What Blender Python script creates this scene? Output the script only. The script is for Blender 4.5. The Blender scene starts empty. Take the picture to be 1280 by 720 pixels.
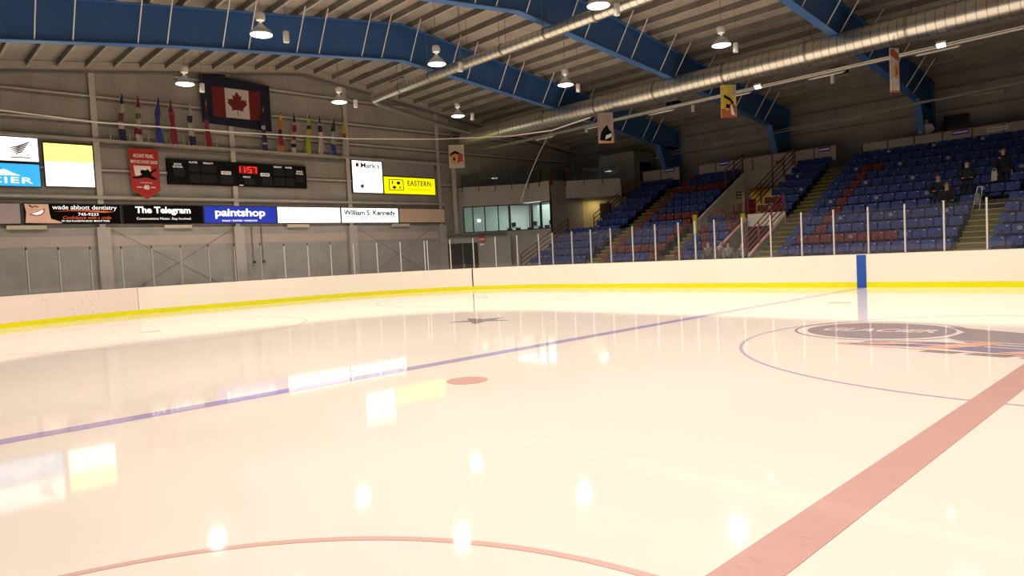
import bpy, math, random
from mathutils import Vector, Matrix
random.seed(7)
col = bpy.context.scene.collection
PI = math.pi

# ------------------------------------------------------------------ materials
MATS = {}
def mat(name, c, rough=.6, metal=0, emit=None, es=0, noise=.0, nscale=3.0, spec=.5, coat=0, ior=None):
    if name in MATS: return MATS[name]
    m = bpy.data.materials.new(name); m.use_nodes = True
    nt = m.node_tree; b = nt.nodes['Principled BSDF']
    b.inputs['Base Color'].default_value = (*c, 1)
    b.inputs['Roughness'].default_value = rough
    b.inputs['Metallic'].default_value = metal
    b.inputs['Specular IOR Level'].default_value = spec
    if ior: b.inputs['IOR'].default_value = ior
    if emit:
        b.inputs['Emission Color'].default_value = (*emit, 1)
        b.inputs['Emission Strength'].default_value = es
    if noise:
        tc = nt.nodes.new('ShaderNodeTexCoord'); nz = nt.nodes.new('ShaderNodeTexNoise')
        nz.inputs['Scale'].default_value = nscale; nz.inputs['Detail'].default_value = 5
        nt.links.new(tc.outputs['Object'], nz.inputs['Vector'])
        cr = nt.nodes.new('ShaderNodeValToRGB')
        cr.color_ramp.elements[0].color = (*[v*(1-noise) for v in c], 1); cr.color_ramp.elements[0].position = .3
        cr.color_ramp.elements[1].color = (*[min(1, v*(1+noise*.6)) for v in c], 1); cr.color_ramp.elements[1].position = .7
        nt.links.new(nz.outputs['Fac'], cr.inputs['Fac']); nt.links.new(cr.outputs['Color'], b.inputs['Base Color'])
    MATS[name] = m
    return m

def seam_mat(name, c, axis, pitch, width, dark=.7, rough=.7, noise=.12, axis2=None, pitch2=1, width2=.02, metal=0):
    """painted panels with narrow darker joints at a regular pitch"""
    m = bpy.data.materials.new(name); m.use_nodes = True
    nt = m.node_tree; b = nt.nodes['Principled BSDF']; L = nt.links
    b.inputs['Roughness'].default_value = rough; b.inputs['Metallic'].default_value = metal
    tc = nt.nodes.new('ShaderNodeTexCoord'); sp = nt.nodes.new('ShaderNodeSeparateXYZ')
    L.new(tc.outputs['Object'], sp.inputs[0])
    def line(ax, p, w):
        d = nt.nodes.new('ShaderNodeMath'); d.operation = 'DIVIDE'; L.new(sp.outputs[ax], d.inputs[0]); d.inputs[1].default_value = p
        f = nt.nodes.new('ShaderNodeMath'); f.operation = 'FRACT'; L.new(d.outputs[0], f.inputs[0])
        t = nt.nodes.new('ShaderNodeMath'); t.operation = 'LESS_THAN'; L.new(f.outputs[0], t.inputs[0]); t.inputs[1].default_value = w/p
        return t
    t = line(axis, pitch, width)
    if axis2 is not None:
        t2 = line(axis2, pitch2, width2)
        mx = nt.nodes.new('ShaderNodeMath'); mx.operation = 'MAXIMUM'; L.new(t.outputs[0], mx.inputs[0]); L.new(t2.outputs[0], mx.inputs[1]); t = mx
    nz = nt.nodes.new('ShaderNodeTexNoise'); nz.inputs['Scale'].default_value = .9; nz.inputs['Detail'].default_value = 6
    L.new(tc.outputs['Object'], nz.inputs['Vector'])
    cr = nt.nodes.new('ShaderNodeValToRGB')
    cr.color_ramp.elements[0].color = (*[v*(1-noise) for v in c], 1); cr.color_ramp.elements[0].position = .3
    cr.color_ramp.elements[1].color = (*[v*(1+noise) for v in c], 1); cr.color_ramp.elements[1].position = .7
    L.new(nz.outputs['Fac'], cr.inputs['Fac'])
    mix = nt.nodes.new('ShaderNodeMix'); mix.data_type = 'RGBA'
    L.new(t.outputs[0], mix.inputs[0]); L.new(cr.outputs['Color'], mix.inputs[6]); mix.inputs[7].default_value = (*[v*dark for v in c], 1)
    L.new(mix.outputs[2], b.inputs['Base Color'])
    return m

def ramp_mat(name, stops, z0, z1, rough=.8, warp=.25):
    """cloth whose colours change in bands along its height, edges broken up by folds"""
    m = bpy.data.materials.new(name); m.use_nodes = True
    nt = m.node_tree; b = nt.nodes['Principled BSDF']; L = nt.links
    b.inputs['Roughness'].default_value = rough
    tc = nt.nodes.new('ShaderNodeTexCoord'); sp = nt.nodes.new('ShaderNodeSeparateXYZ'); L.new(tc.outputs['Object'], sp.inputs[0])
    mr = nt.nodes.new('ShaderNodeMapRange'); mr.inputs[1].default_value = z0; mr.inputs[2].default_value = z1
    nz = nt.nodes.new('ShaderNodeTexNoise'); nz.inputs['Scale'].default_value = 5; L.new(tc.outputs['Object'], nz.inputs['Vector'])
    ma = nt.nodes.new('ShaderNodeMath'); ma.operation = 'MULTIPLY_ADD'; L.new(nz.outputs['Fac'], ma.inputs[0]); ma.inputs[1].default_value = warp*2; 
    L.new(sp.outputs[2], ma.inputs[2]); L.new(ma.outputs[0], mr.inputs[0])
    mr.inputs[1].default_value += warp; mr.inputs[2].default_value += warp
    cr = nt.nodes.new('ShaderNodeValToRGB'); cr.color_ramp.interpolation = 'CONSTANT'
    L.new(mr.outputs[0], cr.inputs['Fac'])
    el = cr.color_ramp.elements
    while len(el) > 1: el.remove(el[-1])
    el[0].position = 0; el[0].color = (*stops[0][1], 1)
    for p, c in stops[1:]:
        e = el.new(p); e.color = (*c, 1)
    L.new(cr.outputs['Color'], b.inputs['Base Color'])
    return m

# ------------------------------------------------------------------ mesh builder
class MB:
    def __init__(s): s.v = []; s.f = []; s.mi = []
    def add(s, vs, fs, mi=0):
        o = len(s.v); s.v += [tuple(v) for v in vs]; s.f += [tuple(i+o for i in f) for f in fs]; s.mi += [mi]*len(fs); return s
    def box(s, x0, x1, y0, y1, z0, z1, mi=0):
        vs = [(x, y, z) for x in (x0, x1) for y in (y0, y1) for z in (z0, z1)]
        return s.add(vs, [(0,1,3,2),(4,6,7,5),(0,4,5,1),(2,3,7,6),(0,2,6,4),(1,5,7,3)], mi)
    def obox(s, c, u, v, w, a, b, d, mi=0):
        c, u, v, w = Vector(c), Vector(u).normalized(), Vector(v).normalized(), Vector(w).normalized()
        vs = [c+u*(a/2*i)+v*(b/2*j)+w*(d/2*k) for i in (-1,1) for j in (-1,1) for k in (-1,1)]
        return s.add(vs, [(0,1,3,2),(4,6,7,5),(0,4,5,1),(2,3,7,6),(0,2,6,4),(1,5,7,3)], mi)
    def tube(s, p, q, r, r2=None, n=10, mi=0, cap=True):
        p, q = Vector(p), Vector(q); r2 = r if r2 is None else r2
        d = (q-p).normalized(); a = d.orthogonal().normalized(); b = d.cross(a)
        vs = []
        for c, rr in ((p, r), (q, r2)):
            for i in range(n):
                t = 2*PI*i/n; vs.append(c+a*math.cos(t)*rr+b*math.sin(t)*rr)
        fs = [(i, (i+1) % n, n+(i+1) % n, n+i) for i in range(n)]
        if cap: fs += [tuple(range(n-1, -1, -1)), tuple(range(n, 2*n))]
        return s.add(vs, fs, mi)
    def path(s, pts, r, n=8, mi=0):
        for a, b in zip(pts, pts[1:]): s.tube(a, b, r, n=n, mi=mi)
        return s
    def lathe(s, c, prof, n=24, mi=0):
        """prof: (radius, z) pairs about a vertical axis through c"""
        c = Vector(c); vs = []
        for r, z in prof:
            for i in range(n):
                t = 2*PI*i/n; vs.append((c.x+r*math.cos(t), c.y+r*math.sin(t), c.z+z))
        fs = []
        for k in range(len(prof)-1):
            for i in range(n):
                fs.append((k*n+i, k*n+(i+1) % n, (k+1)*n+(i+1) % n, (k+1)*n+i))
        return s.add(vs, fs, mi)
    def prism(s, poly, o, u, v, w, d, mi=0):
        """2-D polygon in basis (u, v) at o, thick d along w"""
        o, u, v, w = Vector(o), Vector(u), Vector(v), Vector(w).normalized()
        n = len(poly)
        vs = [o+u*a+v*b for a, b in poly]+[o+u*a+v*b+w*d for a, b in poly]
        fs = [tuple(range(n-1, -1, -1)), tuple(range(n, 2*n))]+[(i, (i+1) % n, n+(i+1) % n, n+i) for i in range(n)]
        return s.add(vs, fs, mi)
    def flat(s, poly, z=0, mi=0):
        n = len(poly); return s.add([(x, y, z) for x, y in poly], [tuple(range(n))], mi)
    def build(s, name, m, parent=None, loc=None, smooth=False, bevel=0):
        me = bpy.data.meshes.new(name)
        off = Vector(loc) if loc is not None else Vector((0, 0, 0))
        pl = Vector((0, 0, 0))
        if parent is not None: pl = wloc(parent)
        base = off if loc is not None else pl
        me.from_pydata([tuple(Vector(v)-base) for v in s.v], [], s.f)
        ms = m if isinstance(m, (list, tuple)) else [m]
        for x in ms: me.materials.append(x)
        for p, i in zip(me.polygons, s.mi): p.material_index = i
        if smooth:
            for p in me.polygons: p.use_smooth = True
        o = bpy.data.objects.new(name, me); col.objects.link(o)
        import bmesh
        bm = bmesh.new(); bm.from_mesh(me); bmesh.ops.recalc_face_normals(bm, faces=bm.faces); bm.to_mesh(me); bm.free()
        if parent is not None:
            o.parent = parent
            o.location = (off-pl) if loc is not None else (0, 0, 0)
        else: o.location = off
        if bevel:
            md = o.modifiers.new('bevel', 'BEVEL'); md.width = bevel; md.segments = 2; md.limit_method = 'ANGLE'
        if smooth:
            md = o.modifiers.new('split', 'EDGE_SPLIT'); md.split_angle = math.radians(40)
        return o
def wloc(o):
    l = Vector(o.location)
    while o.parent: o = o.parent; l += Vector(o.location)
    return l
def tag(o, label, cat, group=None):
    o['label'] = label; o['category'] = cat
    if group: o['group'] = group
    return o
def thing(name, label, cat, loc, group=None):
    o = bpy.data.objects.new(name, None); col.objects.link(o); o.location = loc; o.empty_display_size = .2
    return tag(o, label, cat, group)
def struct(o): o['kind'] = 'structure'; return o
def text(s, parent, m, c, u, v, w=None, h=None, name='lettering', depth=.004, bold=0, shear=0, spacing=1):
    """lettering centred at c, running along u with its height along v, fitted to w x h"""
    cu = bpy.data.curves.new('t', 'FONT'); cu.body = s; cu.align_x = 'CENTER'; cu.align_y = 'CENTER'
    cu.extrude = .01; cu.offset = bold; cu.shear = shear; cu.space_character = spacing; cu.resolution_u = 3
    t = bpy.data.objects.new('t', cu); col.objects.link(t)
    dg = bpy.context.evaluated_depsgraph_get(); dg.update()
    me = bpy.data.meshes.new_from_object(t.evaluated_get(dg))
    bpy.data.objects.remove(t); bpy.data.curves.remove(cu)
    xs = [q.co.x for q in me.vertices]; ys = [q.co.y for q in me.vertices]
    cx, cy = (min(xs)+max(xs))/2, (min(ys)+max(ys))/2; W, H = max(xs)-min(xs), max(ys)-min(ys)
    sx = w/W if w else h/H; sy = h/H if h else w/W
    u, v = Vector(u).normalized(), Vector(v).normalized(); n = u.cross(v)
    base = Vector(c)-wloc(parent)
    for q in me.vertices:
        q.co = base+u*((q.co.x-cx)*sx)+v*((q.co.y-cy)*sy)+n*(q.co.z*depth/.01)
    me.materials.clear(); me.materials.append(m)
    o = bpy.data.objects.new(name, me); col.objects.link(o); o.parent = parent
    return o

# ------------------------------------------------------------------ palette
ice_w   = None
beige   = seam_mat('beige_wall_sheet', (.30,.27,.225), 1, 1.05, .03, .8)
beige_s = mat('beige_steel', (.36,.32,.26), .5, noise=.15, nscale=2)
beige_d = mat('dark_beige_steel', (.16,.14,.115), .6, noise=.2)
block_w = seam_mat('painted_block', (.34,.32,.285), 1, .4, .012, .85, axis2=2, pitch2=.2, width2=.012)
pinkish = mat('pinkish_band_paint', (.46,.38,.335), .6, noise=.06)
farwall = seam_mat('far_wall_sheet', (.25,.23,.195), 0, 1.05, .02, .85)
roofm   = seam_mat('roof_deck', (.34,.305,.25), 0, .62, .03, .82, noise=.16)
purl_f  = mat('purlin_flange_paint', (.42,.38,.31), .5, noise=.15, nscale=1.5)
purl    = mat('purlin_shade_tone', (.17,.15,.125), .55, noise=.2, nscale=1.5)  # darker copy: shade on the purlin sides put into the colour
blue_b  = mat('blue_beam_paint', (.030,.105,.285), .45, noise=.12, nscale=.8)
blue_f  = mat('blue_flange_paint', (.05,.14,.34), .4, noise=.08)
white_s = mat('white_steel', (.70,.67,.60), .45, noise=.08)
alu     = mat('brushed_aluminium', (.78,.75,.70), .35, .6, noise=.06)
galv    = seam_mat('galvanised_duct', (.66,.64,.55), 0, .30, .035, .55, rough=.29, noise=.10, metal=.92)
galv_d  = mat('duct_joint', (.34,.33,.29), .4, .8)
black   = mat('black_matte', (.006,.006,.007), .9, spec=.1)
blackg  = mat('black_frame', (.02,.02,.022), .4)
board_w = None
yellow  = mat('yellow_kick_plastic', (.80,.78,.0), .4, noise=.03)
blueline= mat('board_blue_stripe', (.012,.085,.40), .35)
redrail = mat('dark_red_rail', (.11,.018,.014), .45, noise=.1)
redrail2= mat('red_rail', (.30,.055,.04), .45, noise=.1)
pinkcap = mat('pink_wall_cap', (.62,.34,.27), .6, noise=.1)
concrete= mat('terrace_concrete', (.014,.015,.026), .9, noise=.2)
greywall= mat('grey_block_wall', (.27,.26,.23), .8, noise=.1)
stair_y = mat('olive_stair', (.10,.082,.018), .8, noise=.25)
nosing  = mat('yellow_nosing', (.34,.27,.045), .6, noise=.15)
bluep   = mat('blue_seat_plastic', (.009,.030,.165), .5, noise=.15, nscale=4, spec=.3)
redp    = mat('red_seat_plastic', (.115,.008,.011), .5, noise=.15, nscale=4, spec=.3)
plate   = mat('number_plate', (.34,.34,.38), .5)
sticker = mat('white_sticker', (.26,.27,.33), .6)
paper   = mat('white_panel', (.27,.245,.21), .6, noise=.07)
white   = mat('white_paint', (.8,.79,.75), .5)
purple  = mat('purple_print', (.09,.03,.30), .5)
blueprt = mat('blue_print', (.02,.05,.32), .5)
skin    = mat('skin', (.50,.31,.23), .55)
hair    = mat('dark_hair', (.015,.012,.010), .7)
coat    = mat('black_coat', (.008,.008,.009), .85)
jeans   = mat('dark_trousers', (.012,.012,.018), .85)
ink     = mat('sign_black_ink', (.01,.01,.01), .5)

def glassmat(name, tint=(1,1,1), haze=.05, hazec=(.6,.6,.62), refl=.06):
    m = bpy.data.materials.new(name); m.use_nodes = True; nt = m.node_tree; L = nt.links
    nt.nodes.remove(nt.nodes['Principled BSDF']); out = nt.nodes['Material Output']
    tr = nt.nodes.new('ShaderNodeBsdfTransparent'); tr.inputs[0].default_value = (*tint, 1)
    df = nt.nodes.new('ShaderNodeBsdfDiffuse'); df.inputs[0].default_value = (*hazec, 1)
    gl = nt.nodes.new('ShaderNodeBsdfGlossy'); gl.inputs['Roughness'].default_value = .02
    m1 = nt.nodes.new('ShaderNodeMixShader'); m1.inputs[0].default_value = haze
    m2 = nt.nodes.new('ShaderNodeMixShader'); m2.inputs[0].default_value = refl
    L.new(tr.outputs[0], m1.inputs[1]); L.new(df.outputs[0], m1.inputs[2])
    L.new(m1.outputs[0], m2.inputs[1]); L.new(gl.outputs[0], m2.inputs[2]); L.new(m2.outputs[0], out.inputs[0])
    return m
glass  = glassmat('rink_glass', haze=.015, hazec=(.62,.58,.56), refl=.03)
wglass = glassmat('window_glass', (.93,1,.98), .03, (.6,.7,.7), .05)
balglass = glassmat('balcony_glass', (.72,.80,.76), .04, (.3,.34,.32), .04)

def lit(name, c, s): return mat(name, tuple(v*.8 for v in c), .4, emit=c, es=s)

# ice: clear frozen surface over white paint
def icemat(name, c, rough=.05, marks=True):
    m = bpy.data.materials.new(name); m.use_nodes = True; nt = m.node_tree; L = nt.links
    b = nt.nodes['Principled BSDF']; b.inputs['IOR'].default_value = 1.31
    b.inputs['Roughness'].default_value = rough
    tc = nt.nodes.new('ShaderNodeTexCoord')
    nz = nt.nodes.new('ShaderNodeTexNoise'); nz.inputs['Scale'].default_value = .35; nz.inputs['Detail'].default_value = 4
    L.new(tc.outputs['Object'], nz.inputs['Vector'])
    cr = nt.nodes.new('ShaderNodeValToRGB')
    cr.color_ramp.elements[0].position = .3; cr.color_ramp.elements[0].color = (*[v*.97 for v in c], 1)
    cr.color_ramp.elements[1].position = .7; cr.color_ramp.elements[1].color = (*[min(1, v*1.02) for v in c], 1)
    L.new(nz.outputs['Fac'], cr.inputs['Fac']); L.new(cr.outputs['Color'], b.inputs['Base Color'])
    mp = nt.nodes.new('ShaderNodeMapping'); mp.inputs['Scale'].default_value = (1.2, 4.5, 1); mp.inputs['Rotation'].default_value = (0, 0, .5)
    L.new(tc.outputs['Object'], mp.inputs[0])
    n2 = nt.nodes.new('ShaderNodeTexNoise'); n2.inputs['Scale'].default_value = 3; n2.inputs['Detail'].default_value = 3
    L.new(mp.outputs[0], n2.inputs['Vector'])
    bp = nt.nodes.new('ShaderNodeBump'); bp.inputs['Strength'].default_value = .012; bp.inputs['Distance'].default_value = .02
    L.new(n2.outputs['Fac'], bp.inputs['Height']); L.new(bp.outputs[0], b.inputs['Normal'])
    return m
ice = icemat('ice', (.95,.835,.745))
ice_blue = icemat('ice_blue_line', (.50,.41,.62))
ice_red = icemat('ice_red_line', (.68,.41,.365))
ice_thinred = icemat('ice_thin_red', (.78,.50,.45))
ice_purple = icemat('ice_circle_line', (.62,.48,.62))
ice_dot = icemat('ice_red_dot', (.78,.47,.40))
ice_grey = icemat('ice_grey_print', (.44,.35,.35))
ice_navy = icemat('ice_navy_print', (.36,.29,.38))
ice_orange = icemat('ice_orange_print', (.92,.50,.36))
ice_white = icemat('ice_white_print', (.98,.82,.74))
ice_scratch = icemat('ice_scratch', (.55,.45,.42))

# ------------------------------------------------------------------ rink outline
W, E, R, H = 12.96, 31.64, 9.5, 1.17
XR = 4.2          # the boards are modelled up to here on the far side
def outline(off=0.0, n=60):
    r = R+off; P = [(-8.0, -W-off)]
    P += [(-E+R+r*math.cos(a), -W+R+r*math.sin(a)) for a in [-PI/2-PI/2*i/n for i in range(n+1)]]
    P += [(-E+R+r*math.cos(a), W-R+r*math.sin(a)) for a in [PI-PI/2*i/n for i in range(n+1)]]
    P += [(XR, W+off)]
    return P
OUT = outline()
def seglen(P):
    s = [0]
    for a, b in zip(P, P[1:]): s.append(s[-1]+math.dist(a, b))
    return s
SL_ = seglen(OUT); SOFF = -2.0    # arc lengths below count from x = -10
def at(s, off=0.0):
    """point and outward normal on the rink outline at arc length s (measured from x=-10)"""
    s = s-SOFF
    for i in range(len(OUT)-1):
        if s <= SL_[i+1] or i == len(OUT)-2:
            a, b = Vector(OUT[i]), Vector(OUT[i+1]); d = (b-a).normalized()
            p = a+d*(s-SL_[i]); n = Vector((-d.y, d.x)); 
            return p+n*off, n, d
def sub(s0, s1, off=0.0):
    pts = [at(s0, off)[0]]
    for i, s in enumerate(SL_):
        if s0 < s+SOFF < s1: pts.append(at(s+SOFF+1e-6, off)[0])
    pts.append(at(s1, off)[0]); return [tuple(p) for p in pts]
def strip(mb, s0, s1, o0, o1, z0, z1, mi=0):
    a = sub(s0, s1, o0); b = sub(s0, s1, o1); n = len(a)
    vs = [(x, y, z0) for x, y in a]+[(x, y, z0) for x, y in b]+[(x, y, z1) for x, y in a]+[(x, y, z1) for x, y in b]
    fs = []
    for i in range(n-1):
        fs += [(i, i+1, 2*n+i+1, 2*n+i), (n+i, 3*n+i, 3*n+i+1, n+i+1), (2*n+i, 2*n+i+1, 3*n+i+1, 3*n+i), (i, n+i, n+i+1, i+1)]
    fs += [(0, 2*n, 3*n, n), (n-1, 2*n-1, 4*n-1, 3*n-1)]
    mb.add(vs, fs, mi)
SEND = SOFF+SL_[-1]

# ------------------------------------------------------------------ floor (ice + concrete) and markings
floor = struct(MB().flat([(-33.4,-14.5),(5,-14.5),(5,27),(-33.4,27)], -.02).build('floor', mat('concrete_floor', (.30,.28,.26), .6, noise=.15)))
icepoly = outline(-.005)+[(5.0, W-.005), (5.0, -W+.005)]
rink = struct(MB().flat(icepoly, 0).build('floor_ice', ice))
def ring(mb, cx, cy, r, w, a0=0, a1=2*PI, z=.002, n=96):
    vs = []; 
    for i in range(n+1):
        t = a0+(a1-a0)*i/n
        for rr in (r-w/2, r+w/2): vs.append((cx+rr*math.cos(t), cy+rr*math.sin(t), z))
    mb.add(vs, [(2*i, 2*i+1, 2*i+3, 2*i+2) for i in range(n)])
def disc(mb, cx, cy, r, z=.002, n=40, ry=None, rot=0):
    ry = r if ry is None else ry
    mb.flat([(cx+r*math.cos(t)*math.cos(rot)-ry*math.sin(t)*math.sin(rot), cy+r*math.cos(t)*math.sin(rot)+ry*math.sin(t)*math.cos(rot)) for t in [2*PI*i/n for i in range(n)]], z)
def rect(x0, x1, y0, y1): return [(x0,y0),(x1,y0),(x1,y1),(x0,y1)]
def painted(name, mb, m, label):
    o = mb.build(name, m, rink); o['label'] = label; return o
painted('blue_line', MB().flat(rect(-7.63,-7.33,-W+.02,W-.02), .002), ice_blue, 'blue line across the ice')
painted('centre_line', MB().flat(rect(-.155,.155,-W+.02,W-.02), .003), ice_red, 'wide red centre line')
m = MB(); ring(m, 0, 0, 4.57, .055); painted('centre_circle', m, ice_purple, 'thin blue centre circle')
m = MB(); ring(m, 0, -W, 3.05, .06, 0, PI); painted('referee_crease', m, ice_thinred, 'thin red half circle')
m = MB(); disc(m, -5.80, -6.72, .30); painted('faceoff_dot', m, ice_dot, 'red dot')
m = MB(); disc(m, -5.85, 6.75, .30); painted('faceoff_dot', m, ice_dot, 'red dot')
for sy in (-1, 1):
    m = MB(); ring(m, -21.0, sy*6.71, 4.57, .05); painted('faceoff_circle', m, ice_thinred, 'thin red end circle')
    m = MB(); disc(m, -21.0, sy*6.71, .3); painted('faceoff_dot', m, ice_dot, 'red dot')
painted('goal_line', MB().flat(rect(-28.1,-28.05,-11.8,11.8), .002), ice_thinred, 'thin red goal line')
# dark star printed between the blue line and the end circles
star = []
for i in range(10):
    t = 2*PI*i/10+.35; r = .95 if i % 2 == 0 else .38
    star.append((-12.75+r*math.cos(t), -.50+r*math.sin(t)))
painted('star_print', MB().flat(star, .003), ice_grey, 'dark star printed in the ice')
# round badge and long emblem inside the centre circle
m = MB(); ring(m, -2.9, .98, 1.45, .05, z=.003); painted('badge_ring', m, ice_grey, 'outer ring of the badge')
m = MB(); disc(m, -2.9, .98, 1.24, .003, 56); painted('badge_disc', m, ice_grey, 'grey badge disc')
for s, w, h, dy in (('GLACIER', 1.9, .46, .0),):
    t = text(s, rink, ice_white, (-2.9, .98+dy, .0045), (.985,.17,0), (-.17,.985,0), w, h, depth=.0004, shear=.4, bold=.02); t['label'] = 'pale slanted lettering on the badge'
painted('emblem_field', MB().flat([(-2.0,1.95),(-1.3,1.62),(-.7,1.38),(2.6,1.15),(2.6,-.55),(-1.2,-.15),(-1.62,.35),(-1.55,1.2)], .0024), ice_grey, 'grey field of the emblem')
painted('emblem_wing', MB().flat([(-2.55,-.55),(-1.6,-.25),(.2,-.35),(2.6,-.8),(2.6,-1.5),(-.2,-1.22),(-1.6,-.9),(-2.7,-1.0)], .0027), ice_navy, 'dark wing of the emblem')
m = MB()
for q in ([(-2.95,-.95),(-2.2,-.52),(-1.7,-.42),(-2.2,-.85)], [(-1.75,-.95),(-1.1,-.1),(-.7,-.1),(-1.3,-.95)], [(-.65,-1.1),(.3,-.15),(.75,-.2),(-.1,-1.15)], [(.3,-1.2),(.0,-.72),(.3,-.62),(1.2,-1.25)],
          [(-2.9,-1.0),(-2.9,-1.05),(2.6,-1.62),(2.6,-1.54)]): m.flat(q, .0034)
painted('emblem_stroke', m, ice_orange, 'orange strokes of the emblem')
m = MB()
for q in ([(-1.5,.05),(-1.5,.0),(2.6,-.25),(2.6,-.18)], [(-2.2,-.62),(-.9,-.5),(-.9,-.56),(-2.2,-.68)], [(-1.0,-.48),(2.4,-.75),(2.4,-.8),(-1.0,-.54)], [(-.6,.55),(.3,.75),(.9,.45),(.1,.4)], [(1.0,.7),(2.4,.6),(2.4,.45),(1.0,.5)]): m.flat(q, .0038)
painted('emblem_highlight', m, ice_white, 'white stripes of the emblem')
m = MB()
for x0, x1 in ((-1.45,-1.0),(-.85,-.35),(-.2,.35),(.5,1.2)): m.flat([(x0,-1.22-.07*(x0+1)),(x1,-1.22-.07*(x1+1)),(x1-.1,-1.42-.07*(x1+1)),(x0-.1,-1.42-.07*(x0+1))], .0034)
painted('emblem_caption', m, ice_grey, 'grey caption blocks under the emblem')
# skate scratches
m = MB()
for _ in range(26):
    x = random.uniform(-.16,.12); y = random.uniform(-11.5,-3); a = random.uniform(-.35,.15); l = random.uniform(.04,.14); w = .0022
    dx, dy = math.cos(a)*l, math.sin(a)*l
    m.flat([(x,y),(x+dx/2,y+dy/2-w),(x+dx,y+dy),(x+dx/2,y+dy/2+w)], .0042)
for _ in range(34):
    x = random.uniform(-27,-17); y = random.uniform(-9.5,-4); a = random.uniform(-.3,1.2); l = random.uniform(.3,1.3); w = .008
    dx, dy = math.cos(a)*l, math.sin(a)*l
    m.flat([(x,y),(x+dx/2,y+dy/2-w),(x+dx,y+dy),(x+dx/2,y+dy/2+w)], .0042)
painted('skate_scratch', m, ice_scratch, 'short skate scratches')

# ------------------------------------------------------------------ boards, glass and posts: one assembly
def boardmat(name, c, dirt):
    m = bpy.data.materials.new(name); m.use_nodes = True; nt = m.node_tree; L = nt.links; b = nt.nodes['Principled BSDF']
    b.inputs['Roughness'].default_value = .35
    tc = nt.nodes.new('ShaderNodeTexCoord'); nz = nt.nodes.new('ShaderNodeTexNoise'); nz.inputs['Scale'].default_value = 9 if dirt else .5; nz.inputs['Detail'].default_value = 3
    L.new(tc.outputs['Object'], nz.inputs['Vector']); cr = nt.nodes.new('ShaderNodeValToRGB'); e = cr.color_ramp.elements
    if dirt:
        e[0].position = .27; e[0].color = (*[v*.5 for v in c], 1); e[1].position = .34; e[1].color = (*c, 1)
    else:
        e[0].position = .3; e[0].color = (*[v*.97 for v in c], 1); e[1].position = .7; e[1].color = (*c, 1)
    L.new(nz.outputs['Fac'], cr.inputs['Fac']); L.new(cr.outputs['Color'], b.inputs['Base Color'])
    b.inputs['Emission Color'].default_value = (*c, 1); b.inputs['Emission Strength'].default_value = 0
    return m
board_w = boardmat('white_board_plastic', (.93,.87,.74), False)
board_dirty = boardmat('marked_board_plastic', (.88,.74,.66), True)
sheathe = mat('board_cap', (.80,.76,.68), .4)
bd = thing('rink_boards', 'curved white hockey boards with yellow kick strip, glass panes and white posts', 'rink boards', (-E, 0, 0))
SJ = 26.27     # joint between the marked panels and the clean ones
m = MB(); strip(m, SOFF, SJ-.012, 0, .09, .2, H); o = m.build('board_panel', board_dirty, bd); o['label'] = 'puck-marked pinkish panel'
m = MB(); strip(m, SJ+.012, 43.42, 0, .09, .2, H); m.build('board_panel', board_w, bd)
m = MB(); strip(m, 43.49, SEND, 0, .09, .2, H); m.build('board_panel', board_w, bd)
m = MB(); strip(m, SOFF, SEND, -.006, .09, -.01, .2); m.build('kick_plate', yellow, bd)['label'] = 'yellow kick strip'
m = MB(); strip(m, 43.425, 43.485, .0, .09, .0, H); m.build('gate_joint', black, bd)['label'] = 'black gap at the gate'
m = MB(); strip(m, SOFF, SEND, .0, .12, H+.001, H+.03); m.build('cap_rail', sheathe, bd)['label'] = 'cap rail'
m = MB(); strip(m, SOFF, SEND, .05, .13, H+.0301, H+.045); m.build('glass_channel', blackg, bd)['label'] = 'dark channel under the glass'
m = MB().box(-7.64,-7.32,W-.012,W-.0005,.0,H+.002); m.build('blue_stripe', blueline, bd)['label'] = 'blue stripe'
PS = [13.2,14.45,15.7,16.95,18.2,19.45,20.72,21.96,23.25,24.51,25.76,27.0,28.22,29.46,30.68,31.98,33.22,34.5,35.74,36.97,38.23,39.5,40.82,40.98,42.25,43.56,44.86,46.17]
for X in (-23.52,-22.61,-21.28,-20.05,-18.81,-17.52,-16.27,-15.05,-14.22,-13.30,-12.05,-10.85,-9.63,-8.44,-7.25,-6.07,-4.9,-3.71,-2.52,-1.33,-.14,1.05,2.24,3.43):
    PS.append(SEND-(XR-X))
GT = 2.78
for i, s in enumerate(PS):
    p, n, d = at(s, .09)
    top = GT+(.12 if s < 32 else .06)
    w = .05
    m = MB().obox((p.x,p.y,(H+top)/2+.02), (d.x,d.y,0), (n.x,n.y,0), (0,0,1), w, .055, top-H-.0)
    o = m.build('glass_post', alu if s > 32 else mat('aged_post', (.42,.40,.36), .4, .5), bd)
    if s < 36:
        m2 = MB().obox((p.x,p.y,top+.07), (d.x,d.y,0), (n.x,n.y,0), (0,0,1), w*.8, .05, .12); m2.build('post_cap', blackg, o)
for a, b in zip(PS, PS[1:]):
    if b-a < .4: continue
    m = MB(); strip(m, a+.03, b-.03, .085, .097, H+.046, GT); m.build('glass_pane', glass, bd)

# ------------------------------------------------------------------ end wall (x = -33.2)
XW = -33.2
def roofz(y): return 12.55-.13*abs(y-5)
m = MB(); ys = [-17,-10,-3,5,12,20,27]
poly = [(-17,-.02),(27,-.02),(27,roofz(27)+.05),(5,roofz(5)+.05),(-17,roofz(-17)+.05)]
m.prism(poly, (XW,0,0), (0,1,0), (0,0,1), (-1,0,0), .15)
wall_end = struct(m.build('wall_end', beige))
m = MB().box(XW,XW+.06,-16.9,14.1,-.015,3.95); o = struct(m.build('wall_end_lower', block_w))
m = MB().box(XW+.061,XW+.07,-16.9,14.1,3.12,3.58); struct(m.build('trim_1', pinkish))
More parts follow.
